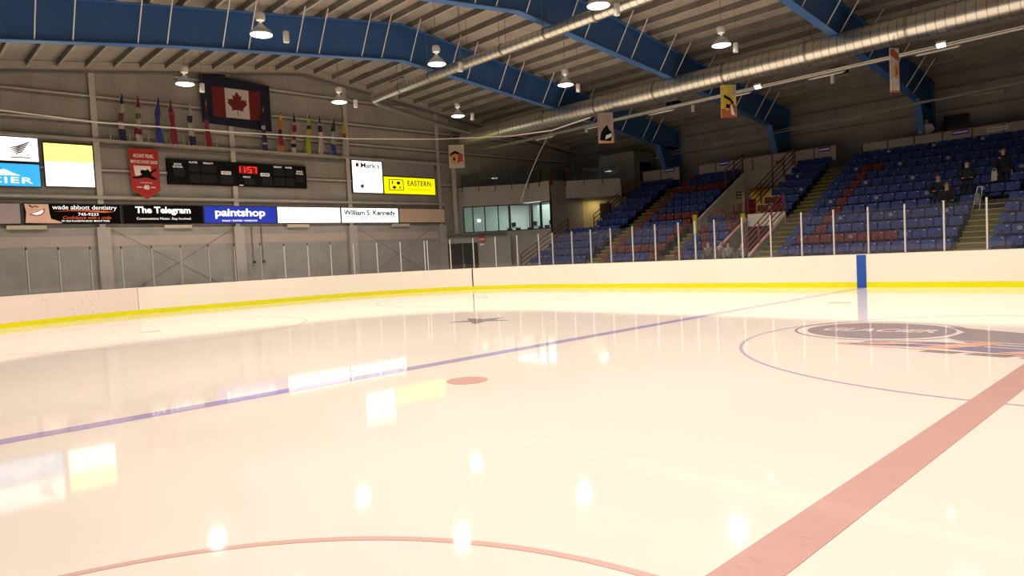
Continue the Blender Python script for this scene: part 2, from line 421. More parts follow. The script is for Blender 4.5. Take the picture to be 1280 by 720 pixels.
# girts with painted shadow strips, columns and rake beam are fixed parts of that wall
for z in (11.1, 9.75, 8.62, 6.5):
    hw = (roofz(5)-.6-z)/.13; y0, y1 = max(-16.5, 5-hw), min(26, 5+hw)
    MB().box(XW+.001,XW+.13,y0,y1,z-.02,z+.05).build('girt_or_shadow', mat('girt_highlight_paint', (.50,.45,.38), .5, noise=.1), wall_end)  # paler tone carries the highlight along the girt
    MB().box(XW+.001,XW+.06,y0,y1,z-.13,z-.021).build('girt_or_shadow', beige_d, wall_end)  # dark strip painted in as the shadow line beneath the girt
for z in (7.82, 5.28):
    MB().box(XW+.001,XW+.30,-16.5,14.2,z-.06,z+.06).build('girt_or_shadow', beige_s, wall_end)
    MB().box(XW+.001,XW+.10,-16.5,14.2,z-.30,z-.16).build('girt_or_shadow', beige_d, wall_end)
for y in (-11.5,-5.1,.95,7.45,13.9):
    mb = MB().box(XW+.001,XW+.15,y-.015,y+.015,3.96,roofz(y)-.2)
    mb.box(XW+.15,XW+.17,y-.12,y+.12,3.96,roofz(y)-.2)
    mb.build('wall_column', mat('column_paint', (.47,.43,.36), .5, noise=.1), wall_end)
    MB().box(XW+.071,XW+.34,y-.26,y+.26,-.01,3.95).build('wall_column', mat('column_casing', (.42,.38,.34), .6, noise=.05), wall_end)
for a, b in ((-17,5),(5,27)):
    vs = []
    m = MB().prism([(a,roofz(a)-.42),(b,roofz(b)-.42),(b,roofz(b)-.02),(a,roofz(a)-.02)], (XW+.001,0,0), (0,1,0), (0,0,1), (1,0,0), .32)
    MB().prism([(a,roofz(a)-.46),(b,roofz(b)-.46),(b,roofz(b)-.421),(a,roofz(a)-.421)], (XW+.001,0,0), (0,1,0), (0,0,1), (1,0,0), .38).build('rake_flange', beige_d, wall_end)
    m.build('rake_beam', mat('rake_beam_paint', (.42,.375,.31), .5, noise=.1), wall_end)
for y0 in (-5.1,7.45):
    for s in (0, 1):
        a, b = (y0+.3, .6) if s == 0 else (y0+.3, 3.9)
        c, d = (y0+5.9, 3.9) if s == 0 else (y0+5.9, .6)
        MB().tube((XW+.12,a,b), (XW+.12,c,d), .009, n=6).build('cross_brace', beige_d, wall_end)
# small pipes on the wall
for y in (1.65, 2.15):
    t = tag(MB().path([(XW+.14,y,3.95),(XW+.14,y,2.2),(XW+.22,y,2.12)], .022, 8).build('wall_pipe', beige_d, loc=(XW+.14,y,2.1)), 'thin grey pipe dropping down the lower end wall, '+('left' if y < 2 else 'right')+' one of the pair', 'pipe', 'pipes on the end wall')
    v = MB().tube((XW+.22,y-.06,2.12), (XW+.22,y+.06,2.12), .06); v.build('valve', blackg, t)
# far wall and near wall parts
m = MB().box(XW+.01,5,27,27.15,-.02,roofz(27)+.1); wall_far = struct(m.build('wall_far', farwall))
for x0 in (-29.9,-20,-12.6,-5.2):
    MB().box(x0-3.5,x0+3.5,26.85,26.998,7.9,8.0).build('girt_or_shadow', purl, wall_far)
    MB().box(x0-3.5,x0+3.5,26.85,26.998,9.0,9.1).build('girt_or_shadow', purl, wall_far)

# ------------------------------------------------------------------ roof: deck, purlins, frames
m = MB()
for a, b in ((-17,5),(5,27.15)):
    m.add([(XW-.1,a,roofz(a)),(5,a,roofz(a)),(5,b,roofz(b)),(XW-.1,b,roofz(b)),(XW-.1,a,roofz(a)+.12),(5,a,roofz(a)+.12),(5,b,roofz(b)+.12),(XW-.1,b,roofz(b)+.12)],
          [(0,1,2,3),(4,7,6,5),(0,4,5,1),(1,5,6,2),(2,6,7,3),(3,7,4,0)])
ceil = struct(m.build('ceiling', roofm))
y = -16.2; k = 0
PY_ = []
while y < 26.5:
    PY_.append(y); y += 1.09
for y in PY_:
    z = roofz(y)
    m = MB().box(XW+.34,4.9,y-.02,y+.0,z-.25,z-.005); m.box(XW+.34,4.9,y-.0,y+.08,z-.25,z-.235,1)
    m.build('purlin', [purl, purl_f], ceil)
patch = mat('torn_roof_lining', (.06,.045,.035), .9, noise=.3); tear = mat('white_lining', (.75,.73,.7), .8)
for (x, y, w, l, mm) in ((-15.6,2.6,.5,1.5,patch),(-12.3,8.3,.5,1.2,patch),(-30.5,9.2,.5,1.4,patch),(-31.2,7.9,.35,1.2,patch),(-19.6,-1.0,.12,1.7,tear),(-14.9,2.9,.3,.8,tear)):
    s = -.13 if y > 5 else .13
    MB().prism([(-l/2,-w/2),(l*.2,-w*.6),(l/2,-w*.3),(l*.4,w/2),(-l*.1,w*.35),(-l/2,w/2)], (x,y,roofz(y)-.02), (1,0,0), (0,1,s), (0,0,-1), .02).build('torn_lining', mm, ceil)

def ftop(y): return 12.22-.13*abs(y-5)
def fbot(y):
    d = abs(y-5)
    if d < 9.5: return 10.66-.105*d
    return 9.6625-(d-9.5)*.132
braces = [-16,-13.2,-10.6,-8.66,-7.63,-5.74,-4.81,-2.91,-1.95,-.03,.93,2.9,3.89,5.39,7.63,8.65,10.7,11.69,13.81,14.97,17.0,18.0,20.55,22.61,23.62]
FR = {-23.7: 'blue roof frame nearest the end wall, above the flags and scoreboard', -16.3: 'blue roof frame second from the end wall, passing over the small duct',
      -8.9: 'blue roof frame third from the end wall, behind the rightmost hanging banner', -1.5: 'blue roof frame overhead, nearest the red centre line'}
for X, lab in FR.items():
    t = thing('roof_frame', lab, 'roof beam', (X, 25.6, -.02), 'blue steel roof frames')
    ys = [-16.8,-12,-8,-4.5,0,5,10,14.5,19,24.4]
    m = MB()
    for a, b in zip(ys, ys[1:]):
        m.prism([(a,fbot(a)),(b,fbot(b)),(b,ftop(b)),(a,ftop(a))], (X-.015,0,0), (0,1,0), (0,0,1), (1,0,0), .03)
    m.prism([(24.4,fbot(24.4)),(24.4,ftop(24.4)),(26.75,ftop(26.75)),(26.75,fbot(24.4)-.3)], (X-.015,0,0), (0,1,0), (0,0,1), (1,0,0), .03)
    m.build('rafter_web', blue_b, t)
    m = MB()
    for a, b in zip(ys, ys[1:]):
        for f, s in ((fbot, -1), (ftop, 1)):
            za, zb = f(a), f(b)
            m.prism([(a,za),(b,zb),(b,zb+.03*s),(a,za+.03*s)], (X-.17,0,0), (0,1,0), (0,0,1), (1,0,0), .34)
    m.prism([(24.4,ftop(24.4)),(26.75,ftop(26.75)),(26.75,ftop(26.75)+.03),(24.4,ftop(24.4)+.03)], (X-.17,0,0), (0,1,0), (0,0,1), (1,0,0), .34)
    m.build('flange', blue_f, t)
    m = MB().prism([(24.4,fbot(24.4)),(26.75,fbot(24.4)),(26.75,5.63),(25.3,5.63),(25.1,6.75)], (X-.015,0,0), (0,1,0), (0,0,1), (1,0,0), .03)
    m.prism([(24.37,fbot(24.4)),(24.42,fbot(24.4)),(25.12,6.75),(25.07,6.75)], (X-.17,0,0), (0,1,0), (0,0,1), (1,0,0), .34)
    m.prism([(25.07,6.75),(25.12,6.75),(25.32,5.63),(25.27,5.63)], (X-.17,0,0), (0,1,0), (0,0,1), (1,0,0), .34)
    m.box(X-.17,X+.17,26.73,26.76,5.63,ftop(26.7))
    m.build('column', blue_b, t)
    for y in braces:
        if y > 24: continue
        MB().tube((X+.12,y,fbot(y)+.04), (X+1.05,y,ftop(y)+.10), .022, n=6).build('flange_brace', white_s, t)

# ------------------------------------------------------------------ ducts
def duct(name, label, y, z, r, x0, x1, joint, rib):
    t = thing(name, label, 'duct', ((x0+x1)/2, y, z))
    prof = []; n = int((x1-x0)/rib)
    m = MB(); N = 28; vs = []; fs = []
    xs = []
    for i in range(n+1):
        x = x0+(x1-x0)*i/n
        xs += [(x, r), (x+rib*.42, r), (x+rib*.5, r), (x+rib*.58, r)] if i < n else [(x, r)]
    for x, rr in xs:
        for k in range(N):
            a = 2*PI*k/N; vs.append((x, y+rr*math.cos(a), z+rr*math.sin(a)))
    for i in range(len(xs)-1):
        for k in range(N): fs.append((i*N+k, i*N+(k+1) % N, (i+1)*N+(k+1) % N, (i+1)*N+k))
    fs += [tuple(range(N)), tuple(range((len(xs)-1)*N, len(xs)*N))]
    m.add(vs, fs); m.build('duct_body', galv, t, smooth=True)
    x = x0+joint
    while x < x1-.5:
        m = MB().tube((x-.03,y,z), (x+.03,y,z), r+.03, n=28); b = m.build('duct_joint', galv_d, t)
        m = MB().tube((x,y-r*.8,z+r*.6), (x,y-r*.8,roofz(y)-.1), .012, n=5).tube((x,y+r*.8,z+r*.6), (x,y+r*.8,roofz(y)-.1), .012, n=5)
        m.build('duct_hanger', beige_d, t)
        x += joint
    return t
duct('large_duct', 'large round silver air duct running along the stands side under the roof', 15.0, 9.22, .47, -31.6, 4.5, 3.6, .30)
d2 = duct('small_duct', 'smaller round silver duct below the middle of the roof', 6.2, 10.0, .22, -28.0, 4.5, 2.4, .30)
m = MB().path([(-28.0,6.2,10.0),(-28.4,6.6,9.9),(-28.9,8.6,9.75),(-29.9,12.5,9.45),(-30.4,14.35,9.4)], .13, 14)
tag(m.build('branch_pipe', galv_d, loc=(-28.0,6.2,10.0), smooth=True), 'thin silver branch pipe crossing from the small duct end towards the large duct', 'pipe')
m = MB().tube((-31,15.45,8.50), (4.4,15.45,8.50), .035, n=12)
tag(m.build('thin_pipe', mat('shiny_pipe', (.45,.43,.38), .25, .9), loc=(-31,15.45,8.50)), 'thin shiny metal pipe running beneath the large duct', 'pipe')
m = MB().tube((-31,16.2,8.62), (4.4,16.2,8.62), .10, n=12)
tag(m.build('grey_pipe', galv_d, loc=(-31,16.2,8.62)), 'grey insulated pipe behind the thin shiny pipe under the large duct', 'pipe')
ordn = ['first','second','third','fourth','fifth','sixth','seventh','eighth','ninth','tenth','eleventh','twelfth','thirteenth','fourteenth','fifteenth','sixteenth','seventeenth','eighteenth']
for i, x in enumerate((-26.5,-22.4,-18.3,-14.2,-10.1,-6.0)):
    t = thing('strip_light', f'unlit white strip light under the large duct, {ordn[i]} from the end wall', 'strip light', (x,16.9,8.75), 'strip lights beside the large duct')
    MB().box(x-.75,x+.75,16.78,17.02,8.66,8.78).build('housing', white_s, t); MB().tube((x-.7,16.9,8.63), (x+.7,16.9,8.63), .025).build('lamp_tube', white, t)
    for s in (-.6,.6): MB().tube((x+s,16.9,8.78), (x+s,16.9,roofz(16.9)-.1), .01, n=5).build('hanging_rod', beige_d, t)
for i, x in enumerate((-12.2,-5.4)):
    t = thing('floodlight', 'small lit white floodlight clipped under the large duct, '+('left' if i == 0 else 'right')+' one', 'floodlight', (x,15.2,8.5))
    MB().obox((x,15.1,8.42), (1,0,0), (0,.8,-.6), (0,.6,.8), .30,.22,.10).build('housing', white_s, t)
    MB().path([(x,15.1,8.42),(x,15.2,8.52),(x,15.45,8.50)], .025).build('bracket', blackg, t)
    MB().obox((x,15.065,8.375), (1,0,0), (0,.8,-.6), (0,.6,.8), .26,.18,.02).build('lens', lit('floodlight_lens', (1,.95,.85), 3), t)

# ------------------------------------------------------------------ high bay lamps
lens_m = lit('lamp_glow', (1,.97,.90), 12)
shade_m = mat('lamp_shade_metal', (.36,.34,.30), .4, .3, emit=(1,.9,.75), es=.05)
LP = [(-26.3,-3.4,9.05),(-26.0,3.1,9.05),(-25.7,9.7,9.05),(-19.2,-3.4,9.05),(-18.8,3.15,9.05),(-18.3,9.75,9.05),(-11.3,3.5,9.05),(-11.2,10.4,9.05)]
LN = ['over the end of the ice, left row nearest the end wall','in front of the end wall just right of the flag row','behind the small duct near the end wall corner','large bright one left of the middle, over the near ice',
      'just left of the small duct, over the blue line','between the two ducts near the second frame','overhead at the top edge beside the small duct','right of the middle, just above the large duct']
EX = [(-11.3,-3.4,9.05),(-11.3,-10.2,9.05),(-19.2,-10.2,9.05),(-26.3,-10.2,9.05),(-3.8,-3.4,9.05),(-3.8,3.4,9.05),(-3.8,-10.2,9.05),(-3.8,10.4,9.05),(3.6,-3.4,9.05),(3.6,3.4,9.05),(3.6,-10.2,9.05),(3.6,10.4,9.05)]  # unseen bare lights added beyond the visible lamps for illumination
def lamp_light(x, y, z, P=285):
    ld = bpy.data.lights.new('lamp_bulb', 'AREA'); ld.shape = 'DISK'; ld.size = .5; ld.energy = P; ld.color = (1,.90,.80); ld.spread = math.radians(150)
    lo = bpy.data.objects.new('lamp_bulb', ld); col.objects.link(lo); return lo
def highbay(x, y, z, label):
    t = thing('high_bay_lamp', label, 'ceiling lamp', (x,y,z), 'high bay lamps over the ice')
    m = MB().lathe((x,y,z), [(.34,0),(.345,.03),(.30,.10),(.22,.19),(.13,.27),(.08,.33),(.07,.36)], 28); m.build('lamp_shade', shade_m, t, smooth=True)
    m = MB().lathe((x,y,z), [(.001,-.035),(.15,-.03),(.27,-.01),(.325,.012),(.001,.014)], 28); m.build('lens', lens_m, t, smooth=True)
    m = MB().tube((x,y,z+.36), (x,y,z+.44), .045).lathe((x,y,z), [(.001,.44),(.13,.45),(.15,.50),(.15,.62),(.12,.68),(.001,.69)], 20); m.build('ballast_box', white_s, t, smooth=True)
    MB().tube((x,y,z+.69), (x,y,roofz(y)-.02), .010, n=6).build('hanging_cable', beige_d, t)
    lo = lamp_light(x,y,z); lo.parent = t; lo.location = (0,0,-.06); return t
for p, lab in zip(LP, LN): highbay(*p, 'lit high bay lamp '+lab)
for i, p in enumerate(EX):
    lo = lamp_light(*p); lo.location = (p[0],p[1],p[2]-.06)
CY = [(-26.5,-2.7,'left of the maple leaf banner'),(-18.95,-2.7,'on the first blue frame beside the brightest lamp'),(-25.87,3.85,'right of the lamp above the yellow flag'),(-18.57,4.1,'in front of the small duct'),
      (-25.39,10.4,'above the end of the large duct'),(-18.32,10.6,'between the two ducts'),(-11.16,4.2,'beside the lamp at the top edge'),(-11.02,11.1,'right of the lamp above the large duct'),
      (-17.99,19.4,'above the stands, third from the right'),(-10.93,19.7,'above the stands, beside the right speaker'),(-24.85,18.8,'above the balcony')]
for x, y, l in CY:
    t = thing('cylinder_fixture', 'white hanging cylinder fixture '+l, 'fixture', (x,y,9.2), 'white cylinder fixtures')
    z = 9.05
    MB().lathe((x,y,z), [(.001,-.17),(.09,-.17),(.095,-.15),(.095,.15),(.09,.17),(.001,.17)], 18).build('housing', white_s, t, smooth=True)
    MB().tube((x,y,z+.17), (x,y,roofz(y)-.02), .008, n=5).build('hanging_cable', beige_d, t)

# ------------------------------------------------------------------ signs on the end wall
XS = -33.0
U, V = (0,1,0), (0,0,1)
ink_w = lit('white_lettering', (1,1,.98), .75)
def sign(name, label, y0, y1, z0, z1, face, depth=.22, frame=blackg, cat='sign', border=.03, x=XS):
    t = thing(name, label, cat, (x-depth/2, (y0+y1)/2, z0))
    m = MB().box(x-depth, x-.012, y0, y1, z0, z1); m.build('sign_box', frame, t)
    MB().box(x-.0118, x, y0+border, y1-border, z0+border, z1-border).build('sign_face', face, t)
    return t
def T(t, s, m, y, z, w, h, **k): return text(s, t, m, (XS+.002, y, z), U, V, w, h, **k)
lit_w = lit('lit_white_face', (1,1,.97), 1.25)
lit_y = lit('lit_yellow_face', (.95,.93,.0), .85)
def split_face(name):   # soft change from yellow at the top to white below
    m = bpy.data.materials.new(name); m.use_nodes = True; nt = m.node_tree; L = nt.links; b = nt.nodes['Principled BSDF']
    tc = nt.nodes.new('ShaderNodeTexCoord'); sp = nt.nodes.new('ShaderNodeSeparateXYZ'); L.new(tc.outputs['Object'], sp.inputs[0])
    mr = nt.nodes.new('ShaderNodeMapRange'); mr.inputs[1].default_value = .98; mr.inputs[2].default_value = 1.12; L.new(sp.outputs[2], mr.inputs[0])
    cr = nt.nodes.new('ShaderNodeValToRGB'); cr.color_ramp.elements[0].color = (.94,.97,1,1); cr.color_ramp.elements[1].color = (.92,.93,.22,1)
    L.new(mr.outputs[0], cr.inputs['Fac']); L.new(cr.outputs['Color'], b.inputs['Emission Color']); b.inputs['Emission Strength'].default_value = 1.3
    L.new(cr.outputs['Color'], b.inputs['Base Color']); return m
# white vehicle sign with wing emblem
t = sign('lit_sign', 'lit white sign with a dark red wing emblem, upper left above the blue sign', -11.2, -7.26, 6.70, 7.74, lit_w)
dkred = mat('dark_red_ink', (.10,.012,.015), .5)
m = MB()
for k in range(5):
    y0, z0, L_ = -8.28+.05*k, 7.30-.062*k, .74-.12*k
    m.prism([(y0,z0-.03),(y0+L_*.35,z0+.05),(y0+L_,z0+.28-.045*k),(y0+L_*.92,z0+.20-.04*k),(y0+L_*.4,z0+.005),(y0+.04,z0-.055)], (XS+.001,0,0), U, V, (1,0,0), .004)
m.build('wing_emblem', dkred, t)
T(t, 'HONDA', dkred, -7.93, 6.98, .66, .10, spacing=1.3); MB().box(XS+.001,XS+.004,-8.26,-7.58,6.86,6.90).build('underline', ink, t)
T(t, 'POWER EQUIPMENT', dkred, -7.93, 6.80, .66, .05)
T(t, 'ACURA', mat('acura_ink', (.12,.02,.02)), -9.35, 7.44, 1.3, .15, spacing=1.2); T(t, 'AUTO CENTRE', dkred, -9.2, 7.02, .9, .05)
t = sign('lit_sign', 'lit sky blue sign with white mountain and letters, left edge below the wing sign', -11.2, -7.26, 5.66, 6.64, lit('lit_blue_face', (.035,.42,.86), .9))
m = MB().prism([(-9.9,6.12),(-9.45,6.26),(-9.2,6.2),(-8.85,6.42),(-8.65,6.33),(-8.5,6.38),(-8.25,6.24),(-7.95,6.12)], (XS+.001,0,0), U, V, (1,0,0), .004); m.build('mountain_print', ink_w, t)
T(t, 'GLACIER', ink_w, -9.0, 5.93, 2.9, .26, bold=.02, spacing=1.15)
t = sign('lit_sign', 'large lit blank sign, yellow above and white below, left of the red banner', -7.12, -5.25, 5.70, 7.58, split_face('yellow_to_white_face'), depth=.25)
t.children[1]['label'] = 'yellow top fading to white'
# long strip of boards
Z0, Z1 = 4.10, 4.99
t = sign('wall_sign', 'plain pinkish-grey blank panel at the left end of the sign strip', -11.5, -8.06, Z0, Z1, mat('blank_pink_panel', (.44,.35,.33), .35))
t = sign('wall_sign', 'black dental sign with a smiling mouth and white lettering', -7.98, -4.34, Z0, Z1, mat('black_face', (.006,.0045,.0045), .9, spec=.05))
fsk = mat('printed_skin', (.68,.42,.30), .5, emit=(.8,.5,.35), es=.15, noise=.12, nscale=2)
MB().prism([(-7.93,4.16),(-7.15,4.14),(-6.62,4.14),(-6.72,4.22),(-7.02,4.33),(-7.06,4.55),(-7.08,4.95),(-7.93,4.95),(-7.88,4.6)], (XS+.001,0,0), U, V, (1,0,0), .003).build('printed_face', fsk, t)
MB().prism([(-7.80,4.52),(-7.55,4.60),(-7.30,4.72),(-7.22,4.78),(-7.22,4.62),(-7.34,4.48),(-7.5,4.44),(-7.68,4.47)], (XS+.0042,0,0), U, V, (1,0,0), .003).build('printed_lips', mat('lip_print', (.45,.13,.11)), t)
MB().prism([(-7.70,4.535),(-7.5,4.60),(-7.30,4.70),(-7.26,4.66),(-7.36,4.54),(-7.52,4.49)], (XS+.0075,0,0), U, V, (1,0,0), .003).build('printed_teeth', ink_w, t)
MB().prism([(-7.78,4.86),(-7.66,4.78),(-7.56,4.84),(-7.45,4.80),(-7.44,4.84),(-7.55,4.89),(-7.66,4.84),(-7.75,4.95)], (XS+.0042,0,0), U, V, (1,0,0), .003).build('printed_nostril', mat('nostril_print', (.16,.06,.04)), t)
T(t, 'wade abbott dentistry', ink_w, -5.72, 4.80, 2.46, .25, bold=.0, spacing=.95)
swr = mat('orange_swoosh', (.75,.12,.03), .5, emit=(.8,.12,.03), es=.3)
MB().prism([(-6.9,4.63),(-6.3,4.67),(-5.7,4.66),(-5.0,4.60),(-4.6,4.64),(-5.0,4.68),(-5.7,4.71),(-6.3,4.70)], (XS+.001,0,0), U, V, (1,0,0), .003).build('swoosh', swr, t)
T(t, '745-9233', ink_w, -5.62, 4.53, .78, .125, bold=.01); T(t, 'Confidence with a smile', swr, -5.66, 4.385, 1.85, .13, shear=.3); T(t, '391 OLD PLACENTIA ROAD  MOUNT PEARL', ink_w, -5.72, 4.235, 1.85, .075, bold=.01)
t = sign('wall_sign', 'black newspaper sign with white gothic lettering', -4.26, -.72, Z0, Z1, MATS['black_face'])
# blackletter look: heavy strokes with pointed serifs doubled over the letters
T(t, 'The Telegram', ink_w, -2.52, 4.70, 2.42, .40, bold=.03, spacing=.98)
T(t, 'Conversations Matter. Stay Involved.', ink_w, -2.50, 4.33, 2.40, .14)
t = sign('wall_sign', 'bright blue paint store sign with bold white lower-case lettering', -.70, 3.02, Z0, Z1, lit('blue_paint_face', (.008,.035,.48), .45))
T(t, 'paintshop', ink_w, 1.12, 4.60, 2.55, .52, bold=.028, spacing=.97); T(t, 'WALLS • FLOORS • WINDOWS', ink_w, 1.05, 4.245, 1.8, .085, bold=.02)
t = sign('wall_sign', 'lit white sign with only a faint grey swirl logo', 3.04, 6.77, Z0, Z1, lit_w)
m = MB().path([(XS+.004,y,z) for y,z in ((3.95,4.86),(3.9,4.72),(3.75,4.58),(3.5,4.45),(3.42,4.32),(3.5,4.24),(3.75,4.22),(3.85,4.35),(3.80,4.5),(3.9,4.7))], .012, 5); m.build('swirl_logo', mat('grey_logo', (.35,.38,.38)), t)
T(t, 'community', mat('faint_ink', (.72,.72,.70)), 4.9, 4.55, .5, .06)
t = sign('wall_sign', 'lit white law office sign with black name lettering', 6.81, 10.66, Z0, Z1, lit_w)
T(t, 'William S. Kennedy', ink, 8.70, 4.66, 3.45, .38, bold=.03); T(t, 'LAW OFFICE', mat('grey_ink', (.05,.05,.05)), 8.75, 4.35, 1.6, .17, spacing=1.1)
t = sign('wall_sign', 'plain tan blank panel at the right end of the sign strip', 10.70, 14.2, Z0, Z1, mat('tan_blank_panel', (.52,.36,.24), .35, emit=(.52,.36,.24), es=.1))
t = sign('lit_sign', 'upright lit white clothing store sign with black name lettering', 7.66, 9.70, 5.84, 7.72, lit_w, depth=.25)
T(t, "Mark's", ink, 8.88, 7.45, 1.25, .30, bold=.015); MB().box(XS+.001,XS+.004,7.93,8.12,7.34,7.56).build('brand_patch', mat('brown_red', (.28,.05,.03)), t)
T(t, "WORK WEARHOUSE", mat('faint_ink', (.72,.72,.70)), 8.7, 7.2, 1.2, .05); T(t, "Well Worn", MATS['faint_ink'], 8.6, 6.6, .5, .05)
MB().tube((XS+.001,8.28,6.23), (XS+.006,8.28,6.23), .11, n=20).build('round_logo', mat('red_logo', (.35,.02,.02)), t)
t = sign('wall_sign', 'blank grey panel above the yellow sign', 9.74, 13.55, 6.92, 7.86, mat('blank_grey_panel', (.27,.245,.225), .5), depth=.12, frame=beige_d)
t = sign('lit_sign', 'lit yellow sign with a black socket emblem and thin lettering', 9.74, 13.55, 5.83, 6.88, lit_y, depth=.25)
m = MB()
for y0, y1, z0, z1 in ((10.10,11.15,6.05,6.09),(10.10,11.15,6.68,6.72),(10.10,10.15,6.05,6.72),(11.10,11.15,6.05,6.72)): m.box(XS+.001,XS+.005,y0,y1,z0,z1)
for y, z, a, b in ((10.36,6.52,.05,.10),(10.78,6.50,.13,.10),(10.48,6.24,.13,.09),(10.88,6.24,.05,.09)): m.prism([(y+a*math.cos(i*PI/6),z+b*math.sin(i*PI/6)) for i in range(12)], (XS+.001,0,0), U, V, (1,0,0), .004)
m.build('socket_emblem', ink, t)
T(t, 'EASTERN', ink, 12.32, 6.52, 1.75, .32, spacing=1.1, bold=.01); T(t, 'Electrical and Fire Services', mat('dull_yellow_ink', (.55,.5,.0)), 12.3, 6.15, 1.7, .07)
# beige lamp boxes beneath the strip
for i, (a, b) in enumerate(((-8.6,-7.2),(-2.55,-1.3),(3.55,4.8),(10.15,11.4))):
    tag(MB().box(XW+.072,XW+.26,a,b,3.88,4.05).build('lamp_box', mat('cream_box', (.55,.50,.38), .5), loc=(XW+.16,(a+b)/2,3.88), bevel=.01), f'cream lamp box on the wall beneath the sign strip, {ordn[i]} from the left', 'lamp box', 'lamp boxes under the sign strip')
# scoreboard
t = thing('scoreboard', 'long black scoreboard showing 11:57 in red digits', 'scoreboard', (XS-.1,1.31,5.98))
MB().box(XS-.2,XS,-2.22,4.84,5.99,7.18).build('case', mat('scoreboard_black', (.010,.009,.008), .9, noise=.2, spec=.1), t)
cell = mat('scoreboard_cell', (.018,.016,.015), .7, spec=.2)
for (a, b, c, d) in ((-1.95,-1.45,6.35,6.72),(-1.25,-.75,6.62,6.95),(-1.25,-.75,6.1,6.5),(-.68,.05,6.62,6.95),(-.68,.05,6.1,6.5),(.25,.85,6.08,6.50),(1.30,2.10,6.62,7.05),(1.45,1.95,6.1,6.38),(2.35,2.90,6.08,6.50),(3.0,3.6,6.62,6.95),(3.0,3.6,6.1,6.5),(3.68,4.1,6.62,6.95),(3.68,4.1,6.1,6.5),(4.2,4.7,6.3,6.65)):
    MB().box(XS+.001,XS+.008,a,b,c,d).build('digit_window', cell, t)
sw = lit('score_white', (.8,.76,.68), .35)
T(t, 'SHOTS', sw, -1.75, 6.94, .34, .09, bold=.03); T(t, 'ON GOAL', sw, -1.75, 6.82, .46, .09, bold=.03)
T(t, 'PLAYER', sw, -1.02, 7.07, .40, .09, bold=.03); T(t, 'PENALTY', sw, -.32, 7.06, .48, .09, bold=.03)
T(t, 'PENALTY', sw, 3.25, 7.06, .44, .09, bold=.03); T(t, 'PLAYER', sw, 3.85, 7.06, .38, .09, bold=.03)
T(t, 'SHOTS', sw, 4.45, 6.88, .34, .09, bold=.03); T(t, 'ON GOAL', sw, 4.45, 6.76, .42, .09, bold=.03)
for y, s in ((.52,'VISITOR'),(2.52,'HOME')):
    MB().box(XS+.001,XS+.006,y-.24,y+.24,6.55,6.71).build('name_plate', sw, t); text(s, t, ink, (XS+.008,y,6.63), U, V, .40, .09, bold=.02)
T(t, 'PERIOD', sw, 1.56, 6.47, .38, .08, bold=.03); MB().box(XS+.001,XS+.006,1.15,1.35,6.02,6.06).build('name_plate', sw, t)
redd = lit('red_digit', (1,.03,.02), 2.2)
MB().box(XS+.009,XS+.012,1.18,2.15,6.64,7.03).build('clock_panel', lit('clock_glow', (.20,.0,.0), .5), t)
SEG = {'1':'bc','5':'afgcd','7':'abc'}
def digit(ch, y, z, w, h):
    m = MB(); th = .028; x0, x1 = XS+.013, XS+.018
    S = {'a':(y-w/2,y+w/2,z+h/2-th,z+h/2),'g':(y-w/2,y+w/2,z-th/2,z+th/2),'d':(y-w/2,y+w/2,z-h/2,z-h/2+th),'b':(y+w/2-th,y+w/2,z,z+h/2),'c':(y+w/2-th,y+w/2,z-h/2,z),'f':(y-w/2,y-w/2+th,z,z+h/2),'e':(y-w/2,y-w/2+th,z-h/2,z)}
    for s in SEG[ch]: a, b, c, d = S[s]; m.box(x0,x1,a,b,c,d)
    m.build('red_digit', redd, t)
digit('1',1.16,6.84,.16,.30); digit('1',1.40,6.84,.16,.30); digit('5',1.72,6.84,.19,.30); digit('7',1.98,6.84,.19,.30)
m = MB().box(XS+.013,XS+.018,1.54,1.575,6.88,6.92).box(XS+.013,XS+.018,1.54,1.575,6.76,6.80); m.build('red_digit', redd, t)
# red pennant banner
t = thing('pennant_banner', 'red pointed league banner with black hockey player print, left of the scoreboard', 'banner', (XS+.1,-3.25,5.2))
redc = mat('red_banner_cloth', (.40,.025,.018), .8, noise=.12, nscale=4)
MB().prism([(-3.86,7.56),(-2.62,7.56),(-2.62,5.65),(-3.22,5.22),(-3.84,5.65)], (XS+.10,0,0), U, V, (1,0,0), .012).build('cloth', redc, t)
pw = mat('banner_white', (.85,.72,.66), .7)
XSb = XS
def TB(s, m, y, z, w, h, **k): return text(s, t, m, (XSb+.114, y, z), U, V, w, h, **k)
TB('MOUNT PEARL', pw, -3.25, 7.22, .86, .17, bold=.02); TB("MEN'S REC HOCKEY LEAGUE", pw, -3.24, 6.95, 1.14, .15, bold=.02)
MB().prism([(-3.66,6.30),(-2.98,6.30),(-2.98,6.76),(-3.70,6.76)], (XS+.113,0,0), U, V, (1,0,0), .003).build('white_panel', pw, t)
MB().prism([(-3.78,6.20),(-3.60,6.16),(-3.2,6.24),(-2.80,6.12),(-2.75,6.20),(-2.95,6.30),(-2.98,6.42),(-2.72,6.62),(-2.76,6.66),(-3.02,6.50),(-3.08,6.60),(-3.14,6.62),(-3.18,6.56),(-3.40,6.58),(-3.44,6.48),(-3.38,6.36),(-3.62,6.24),(-3.78,6.26)], (XS+.117,0,0), U, V, (1,0,0), .003).build('player_print', black, t)
TB('CHAMPIONS', pw, -3.22, 5.99, .52, .06); TB('40', pw, -3.22, 5.78, .26, .22, bold=.05)
MB().box(XS+.113,XS+.116,-3.62,-3.40,5.76,5.80).box(XS+.113,XS+.116,-3.04,-2.84,5.76,5.80).build('dash_print', pw, t)
